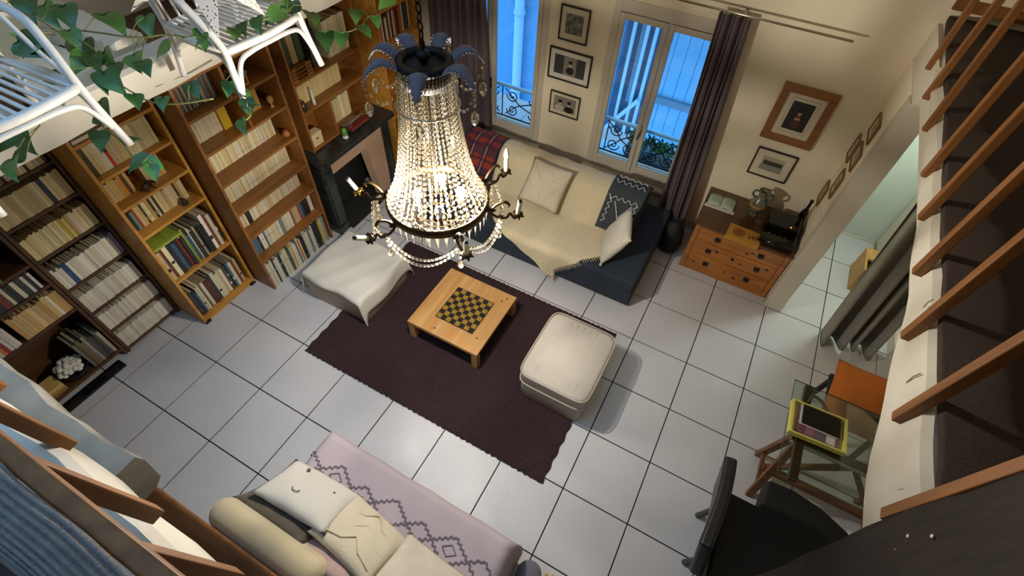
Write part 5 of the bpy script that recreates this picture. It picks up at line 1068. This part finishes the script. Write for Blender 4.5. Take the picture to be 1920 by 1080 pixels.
# ================================================================== CHANDELIER
CC = Vector((2.355, 1.345, 2.0))
cd = thing('chandelier', 'empire crystal chandelier with leaf crown hanging over the room', 'chandelier', CC)
def ringmesh(r, z0, z1, t, n=48): return MB().lathe([(r - t, z0), (r, z0), (r + .003, (z0 + z1) / 2), (r, z1), (r - t, z1), (r - t, z0)], n=n, cap=False)
ringmesh(.266, -.022, .022, .012).build('main_ring', M_bronze, cd, smooth=True)
ringmesh(.118, .775, .80, .03, 32).build('crown_ring', mat('dark_iron', '#1c1e24', .45, metal=.7), cd, smooth=True)
MB().lathe([(.10, .70), (.105, .70), (.11, .775), (.02, .78)], n=32, cap=True).build('crown_drum', M_blackm, cd, smooth=True)
MB().tube([(0, 0, .05), (0, 0, .82)], .008, 8).build('centre_rod', M_bronze, cd)
MB().lathe([(.004, .84), (.022, .83), (.03, .81), (.014, .785), (.01, .78)], n=12).build('hub', MATS['dark_iron'], cd, smooth=True)
link = MB().tube([(.011 * math.cos(t), 0, .02 * math.sin(t)) for t in [2 * PI * i / 12 for i in range(12)]], .0035, 6, closed=True).mesh('chain_link', MATS['dark_iron'], True)
z = .85; i = 0
while CC.z + z < ZC - .0: link_mesh('chain_link', link, cd, (0, 0, z + .012), (0, 0, (i % 2) * PI / 2)); z += .033; i += 1
MB().lathe([(.01, 0), (.05, .02), (.055, .05), (.055, .055)], (0, 0, ZC - CC.z - .056), 16).build('ceiling_rose', MATS['dark_iron'], cd, smooth=True)
# acanthus leaves
def acanthus():
    b = MB(); n_ = 22
    def pt(a, c):
        x = .10 + .155 * a - .0 ; z_ = .785 + .062 * math.sin(a * PI * .8) - .06 * a * a
        w_ = (.030 + .008 * math.sin(a * 3.0)) * (1 - a ** 3 * .8) * (1 + .22 * math.cos(a * n_ * PI)); s = 2 * c - 1
        return (x + .006 * abs(s), s * w_, z_ - .016 * s * s)
    b.grid(pt, n_ * 2, 6, .002); return b.mesh('crown_leaf', M_leafmetal, True)
acm = acanthus()
for a in (-172, -128, -62, -5, 50, 100, 150):
    lf = link_mesh('crown_leaf', acm, cd, (0, 0, 0), (0, 0, R(a))); g = MB(); tipx, tipz = .255, .785 + .062 * math.sin(PI * .8) - .06
    for k in range(3): g.bead((tipx - .002, 0, tipz - .015 - k * .030), .008, .014)
    g.build('bead_drop', M_crystal, lf); MB().bead((tipx - .002, 0, tipz - .135), .020, .036, (0, 0, 1), 8).build('crystal_pendant', M_crystal, lf)
    g = MB()
    for k in range(7):
        t = k / 6; x = tipx - t * (tipx - .135); zz = tipz - .03 - .07 * math.sin(t * PI) - t * .05; nx = -(tipx - .135); nz = -.07 * PI * math.cos(t * PI) - .05; g.bead((x, 0, zz), .007, .012, (nx, 0, nz))
    g.build('bead_garland', M_crystal, lf)
PRF = [(.112, .715), (.122, .58), (.133, .47), (.148, .36), (.170, .24), (.203, .12), (.236, .05), (.259, .012)]
cum = [0]
for p_, q_ in zip(PRF, PRF[1:]): cum.append(cum[-1] + math.hypot(p_[0] - q_[0], p_[1] - q_[1]))
def pf(s):
    for k in range(len(PRF) - 1):
        if s <= cum[k + 1] + 1e-9:
            t = (s - cum[k]) / (cum[k + 1] - cum[k]); return PRF[k][0] + (PRF[k + 1][0] - PRF[k][0]) * t, PRF[k][1] + (PRF[k + 1][1] - PRF[k][1]) * t
    return PRF[-1]
sb = MB(); s = .012
while s < cum[-1]:
    f_ = s / cum[-1]; r0, z0 = pf(s); r1, z1 = pf(min(cum[-1], s + .01)); hl = .0085 + .0055 * f_; sb.bead((r0, 0, z0), .0062 + .0036 * f_, hl, (r1 - r0, 0, z1 - z0), 5); s += hl * 2 + .003
strand = sb.mesh('bead_strand', M_crystal)
for k in range(46): link_mesh('bead_strand', strand, cd, (0, 0, 0), (0, 0, 2 * PI * k / 46))
ib = MB(); s = .012
while s < cum[-1] * .96:
    r0, z0 = pf(s); ib.bead((r0 * .82, 0, z0 + .004), .007, .012, (.3, 0, -1), 5); s += .028
istr = ib.mesh('inner_strand', M_crystal)
for k in range(14): link_mesh('inner_strand', istr, cd, (0, 0, 0), (0, 0, 2 * PI * (k + .5) / 14))
MB().tube([(.139 * math.cos(2 * PI * k / 40), .139 * math.sin(2 * PI * k / 40), .585) for k in range(40)], .0045, 6, closed=True).build('wire_band', M_steel, cd, smooth=True).location = (0, 0, -.04)
for c_ in cd.children:
    if c_.name.split('.')[0] in ('crown_ring', 'crown_drum', 'hub', 'crown_leaf', 'chain_link'): c_.location.z -= .058
    if c_.name.split('_')[0] in ('bead', 'inner'): c_['kind'] = 'stuff'
    for g_ in c_.children:
        if g_.name.startswith('bead'): g_['kind'] = 'stuff'
# tiers of prisms under the ring
pr_ = MB().add([(0, 0, 0), (.009, 0, -.018), (0, .005, -.018), (-.009, 0, -.018), (0, -.005, -.018), (0, 0, -.085)], [(0, 1, 2), (0, 2, 3), (0, 3, 4), (0, 4, 1), (5, 2, 1), (5, 3, 2), (5, 4, 3), (5, 1, 4)]).mesh('crystal_prism', M_crystal)
for r_, zt, n_ in ((.256, -.02, 38), (.20, -.055, 24), (.147, -.085, 18), (.093, -.11, 12), (.045, -.13, 6)):
    for k in range(n_): a = 2 * PI * k / n_; link_mesh('crystal_prism', pr_, cd, (r_ * math.cos(a), r_ * math.sin(a), zt), (0, 0, a + PI / 2))
    if r_ < .25: MB().tube([(r_ * math.cos(2 * PI * k / 32), r_ * math.sin(2 * PI * k / 32), zt) for k in range(32)], .003, 5, closed=True).build('tier_wire', M_bronze, cd)
for k in range(6):
    a = 2 * PI * k / 6; MB().tube([(.258 * math.cos(a), .258 * math.sin(a), -.015), (.05 * math.cos(a), .05 * math.sin(a), -.13)], .003, 5).build('tier_wire', M_bronze, cd)
# bead web between tiers
for r_, r2, zt, z2, n_ in ((.254, .20, -.02, -.055, 36), (.20, .147, -.055, -.085, 26), (.147, .093, -.085, -.11, 18)):
    w_ = MB()
    for k in range(n_):
        a = 2 * PI * k / n_
        for t in (.25, .75): w_.bead(((r_ + (r2 - r_) * t) * math.cos(a), (r_ + (r2 - r_) * t) * math.sin(a), zt + (z2 - zt) * t), .0075, .013, (math.cos(a) * (r2 - r_), math.sin(a) * (r2 - r_), z2 - zt), 5)
    w_.build('bead_web', M_crystal, cd)['kind'] = 'stuff'
# arms with candles
ARMS = [(62, 0, True, .415), (14, .10, False, .43), (-38, .05, False, .44), (-106, .95, False, .41), (-156, .45, False, .40), (112, .1, False, .42)]
armb = MB(); armb.tube(catmull([(.262, 0, 0), (.31, 0, -.035), (.365, 0, -.03), (.385, 0, .005), (.41, 0, -.02), (.425, 0, .0)], 5), .007, 8)
armb.tube(catmull([(.285, 0, .0), (.32, 0, .05), (.36, 0, .075), (.38, 0, .06), (.372, 0, .045)], 5), [.008] * 16 + [.006, .005, .005, .004, .003], 7)
for k in range(5): armb.bead((.285 + .012 * math.cos(k * 1.3), .012 * math.sin(k * 1.3), .0), .009, .02, (math.cos(k * 1.3), math.sin(k * 1.3), .5), 6)
armm = armb.mesh('arm', M_bronze, True)
cup = MB().lathe([(.006, -.012), (.022, .0), (.027, .008), (.027, .012), (.012, .012)], n=12)
for k in range(6): cup.bead((.024 * math.cos(k * 1.047), .024 * math.sin(k * 1.047), .002), .007, .013, (math.cos(k * 1.047), math.sin(k * 1.047), -.3), 5)
cupm = cup.mesh('candle_cup', M_bronze, True); cupg = cupm.copy(); cupg.materials.clear(); cupg.materials.append(M_gold)
slm = MB().lathe([(.0115, .012), (.0125, .03), (.012, .085), (.0125, .092), (.008, .092), (.008, .085)], n=12).mesh('candle_sleeve', M_candle, True)
bbm = MB().lathe([(.007, .09), (.015, .105), (.016, .12), (.009, .145), (.002, .158)], n=12).mesh('candle_bulb', M_bulboff, True)
skm = MB().lathe([(.009, .088), (.009, .1), (.004, .1)], n=10).mesh('socket', M_blackm, True)
for deg, tilt, bulb, rad in ARMS:
    am = link_mesh('arm', armm, cd, (0, 0, 0), (0, 0, R(deg)), (1 + (rad - .42) * .9, 1, 1)); tm = (0, tilt, 0)
    link_mesh('candle_cup', cupg if deg == -156 else cupm, am, (.425, 0, .005), tm); link_mesh('candle_sleeve', slm, am, (.425, 0, .005), tm)
    link_mesh('candle_bulb' if bulb else 'socket', bbm if bulb else skm, am, (.425, 0, .005), tm)
degs = sorted(a[0] for a in ARMS)
for i, a0 in enumerate(degs):
    a1 = degs[(i + 1) % len(degs)] + (360 if i == len(degs) - 1 else 0); span = R(a1 - a0)
    g = MB()
    for off, dr in ((0, .0), (.028, .012)):
        N_ = int(span * .36 / .026) + 4
        for k in range(N_ + 1):
            t = k / N_; a = R(a0) + span * t; rr_ = .335 + dr + .0 * t; sag = (.02 + off + .05 * min(1.6, span)) * math.sin(PI * t); p = Vector((rr_ * math.cos(a), rr_ * math.sin(a), -.03 - sag)); t2 = min(1, t + .02); a2 = R(a0) + span * t2; q_ = Vector((rr_ * math.cos(a2), rr_ * math.sin(a2), -.03 - (.02 + off + .05 * min(1.6, span)) * math.sin(PI * t2)))
            g.bead(p, .0085, .0145, (q_ - p) if (q_ - p).length > 1e-5 else (0, 0, 1), 6)
    g.build('bead_swag', M_crystal2, cd)['kind'] = 'stuff'
    a = R(a0); g = MB(); 
    for k in range(3): g.bead((.33 * math.cos(a), .33 * math.sin(a), -.05 - k * .03), .009, .015)
    g.bead((.33 * math.cos(a), .33 * math.sin(a), -.165), .019, .03, (0, 0, 1), 8); g.build('crystal_pendant', M_crystal2, cd)
# bulbs inside
for k, (dx, dy, lit) in enumerate(((-.09, -.05, True), (.09, .08, True), (.08, -.10, False), (-.02, -.15, False), (-.06, .13, False))):
    MB().lathe([(.010, .0), (.016, .012), (.013, .014), (.012, .04)], (dx, dy, -.05), 12).build('bulb_socket', M_bronze, cd, smooth=True)
    MB().lathe([(.010, .04), (.022, .062), (.026, .08), (.020, .10), (.004, .108)], (dx, dy, -.05), 14).build('bulb', M_bulb if lit else M_bulboff, cd, smooth=True)
for k, (dx, dy, e_) in enumerate(((-.09, -.05, 240), (.09, .08, 50))):
    ld = bpy.data.lights.new('bulb_light', 'POINT'); ld.energy = e_ ; ld.color = (1.0, .92, .79); ld.shadow_soft_size = .028; lo = bpy.data.objects.new('bulb_light', ld); COL.objects.link(lo); lo.location = CC + Vector((dx, dy, .025))

# ================================================================== OUTSIDE
M_fac = mat('dusk_tinted_render', '#5a9fd0', .85, var=.15, vscale=1.2, bump=.1, bscale=8); M_ow = mat('dusk_tinted_white', '#a4d2ee', .6); M_ob = mat('dusk_tinted_board', '#6db2de', .7, var=.2, vscale=6); M_od = mat('outside_dark', '#2f5270', .6); M_zinc = mat('outside_zinc', '#5f7f98', .5)  # blue of the dusk light is put into these outside colours
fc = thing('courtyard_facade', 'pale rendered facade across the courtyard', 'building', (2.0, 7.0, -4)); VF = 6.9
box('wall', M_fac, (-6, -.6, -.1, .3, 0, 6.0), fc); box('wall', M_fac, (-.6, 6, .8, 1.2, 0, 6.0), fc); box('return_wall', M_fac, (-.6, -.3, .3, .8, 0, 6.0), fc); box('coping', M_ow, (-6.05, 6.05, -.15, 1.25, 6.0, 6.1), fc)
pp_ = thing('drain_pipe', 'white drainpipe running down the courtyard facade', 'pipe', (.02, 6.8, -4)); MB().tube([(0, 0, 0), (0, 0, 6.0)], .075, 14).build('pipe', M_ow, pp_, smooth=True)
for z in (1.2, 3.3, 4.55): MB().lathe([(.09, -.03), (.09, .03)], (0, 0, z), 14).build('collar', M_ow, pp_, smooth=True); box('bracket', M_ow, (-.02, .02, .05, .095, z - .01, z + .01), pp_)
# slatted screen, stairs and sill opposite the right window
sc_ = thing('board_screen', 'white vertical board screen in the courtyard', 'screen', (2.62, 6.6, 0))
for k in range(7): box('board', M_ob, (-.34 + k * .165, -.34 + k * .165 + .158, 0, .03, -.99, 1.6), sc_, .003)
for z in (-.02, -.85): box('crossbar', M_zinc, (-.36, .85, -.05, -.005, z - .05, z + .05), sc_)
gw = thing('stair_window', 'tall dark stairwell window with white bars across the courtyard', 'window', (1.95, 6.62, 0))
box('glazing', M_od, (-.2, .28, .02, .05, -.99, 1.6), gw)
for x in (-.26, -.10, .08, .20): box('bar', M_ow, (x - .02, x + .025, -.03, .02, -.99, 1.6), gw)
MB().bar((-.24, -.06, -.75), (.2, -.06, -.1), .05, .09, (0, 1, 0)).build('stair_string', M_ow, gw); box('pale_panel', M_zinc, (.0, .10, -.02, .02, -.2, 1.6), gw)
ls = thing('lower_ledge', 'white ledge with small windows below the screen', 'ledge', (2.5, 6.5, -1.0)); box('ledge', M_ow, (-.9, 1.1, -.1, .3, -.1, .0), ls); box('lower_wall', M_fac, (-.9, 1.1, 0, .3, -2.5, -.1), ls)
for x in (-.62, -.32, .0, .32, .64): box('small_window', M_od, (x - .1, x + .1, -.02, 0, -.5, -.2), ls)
cg = tag(box('courtyard_ground', mat('wet_paving', '#7d868c', .7), (-6, 9, 4.5, 12, -4.2, -4)), 'grey courtyard ground', kind='structure')
# window guards
def guard(label, o):
    x0, x1 = o; g = thing('window_guard', label, 'railing', ((x0 + x1) / 2, VW + .25, ZS)); h = (x1 - x0) / 2 - .01
    MB().tube([(-h, 0, .42), (h, 0, .42)], .022, 10).build('top_rail', M_ow, g, smooth=True); MB().tube([(-h, 0, .03), (h, 0, .03)], .009, 6).build('bottom_rail', M_iron, g)
    for x in (-h + .06, 0, h - .06): MB().tube([(x, 0, .03), (x, 0, .42)], .007, 6).build('upright', M_iron, g)
    def spiral(cx, cz, r0, turns, sg, a0): return [(cx + r0 * (1 - .8 * t) * math.cos(a0 + sg * turns * 2 * PI * t), 0, cz + r0 * (1 - .8 * t) * math.sin(a0 + sg * turns * 2 * PI * t)) for t in [i / 30 for i in range(31)]]
    for s in (-1, 1):
        for cx in (h - .15, .13):
            for cz in (.31, .13): MB().tube(spiral(s * cx, cz, .075, 1.5, s, PI if s > 0 else 0), .0065, 6).build('scroll', M_iron, g, smooth=True)
        MB().tube(catmull([(s * .04, 0, .38), (s * .16, 0, .27), (s * .24, 0, .21), (s * (h - .17), 0, .15), (s * (h - .07), 0, .06)], 6), .0065, 6).build('scroll', M_iron, g, smooth=True)
        MB().tube(catmull([(s * .04, 0, .06), (s * .16, 0, .17), (s * .24, 0, .22), (s * (h - .17), 0, .29), (s * (h - .07), 0, .38)], 6), .0065, 6).build('scroll', M_iron, g, smooth=True)
    return g
guard('scrolled iron guard outside the left window', O1); guard('scrolled iron guard outside the right window', O2)
fb_ = thing('flower_box', 'grey planter with green foliage on the right window ledge', 'planter', (2.86, VW + .45, ZS - .1)); box('trough', M_zinc, (-.3, .34, -.09, .09, 0, .20), fb_, .01)
fo = MB()
for k in range(90):
    x, y = random.uniform(-.29, .33), random.uniform(-.08, .08); h_ = random.uniform(.05, .17); a = random.uniform(0, 6.28); fo.add([(x, y, .19), (x + .03 * math.cos(a), y + .03 * math.sin(a), .19 + h_), (x + .05 * math.cos(a + .5), y + .05 * math.sin(a + .5), .19 + h_ * .8), (x + .02, y, .19)], [(0, 1, 2, 3)])
fo.build('foliage', mat('planter_green', '#4d8a4a', .6, var=.5, vscale=20), fb_)
tag(box('window_ledge', M_ow, (2.2, 3.3, VW + .28, VW + .62, ZS - .16, ZS - .1)), 'stone ledge outside the right window', kind='structure')
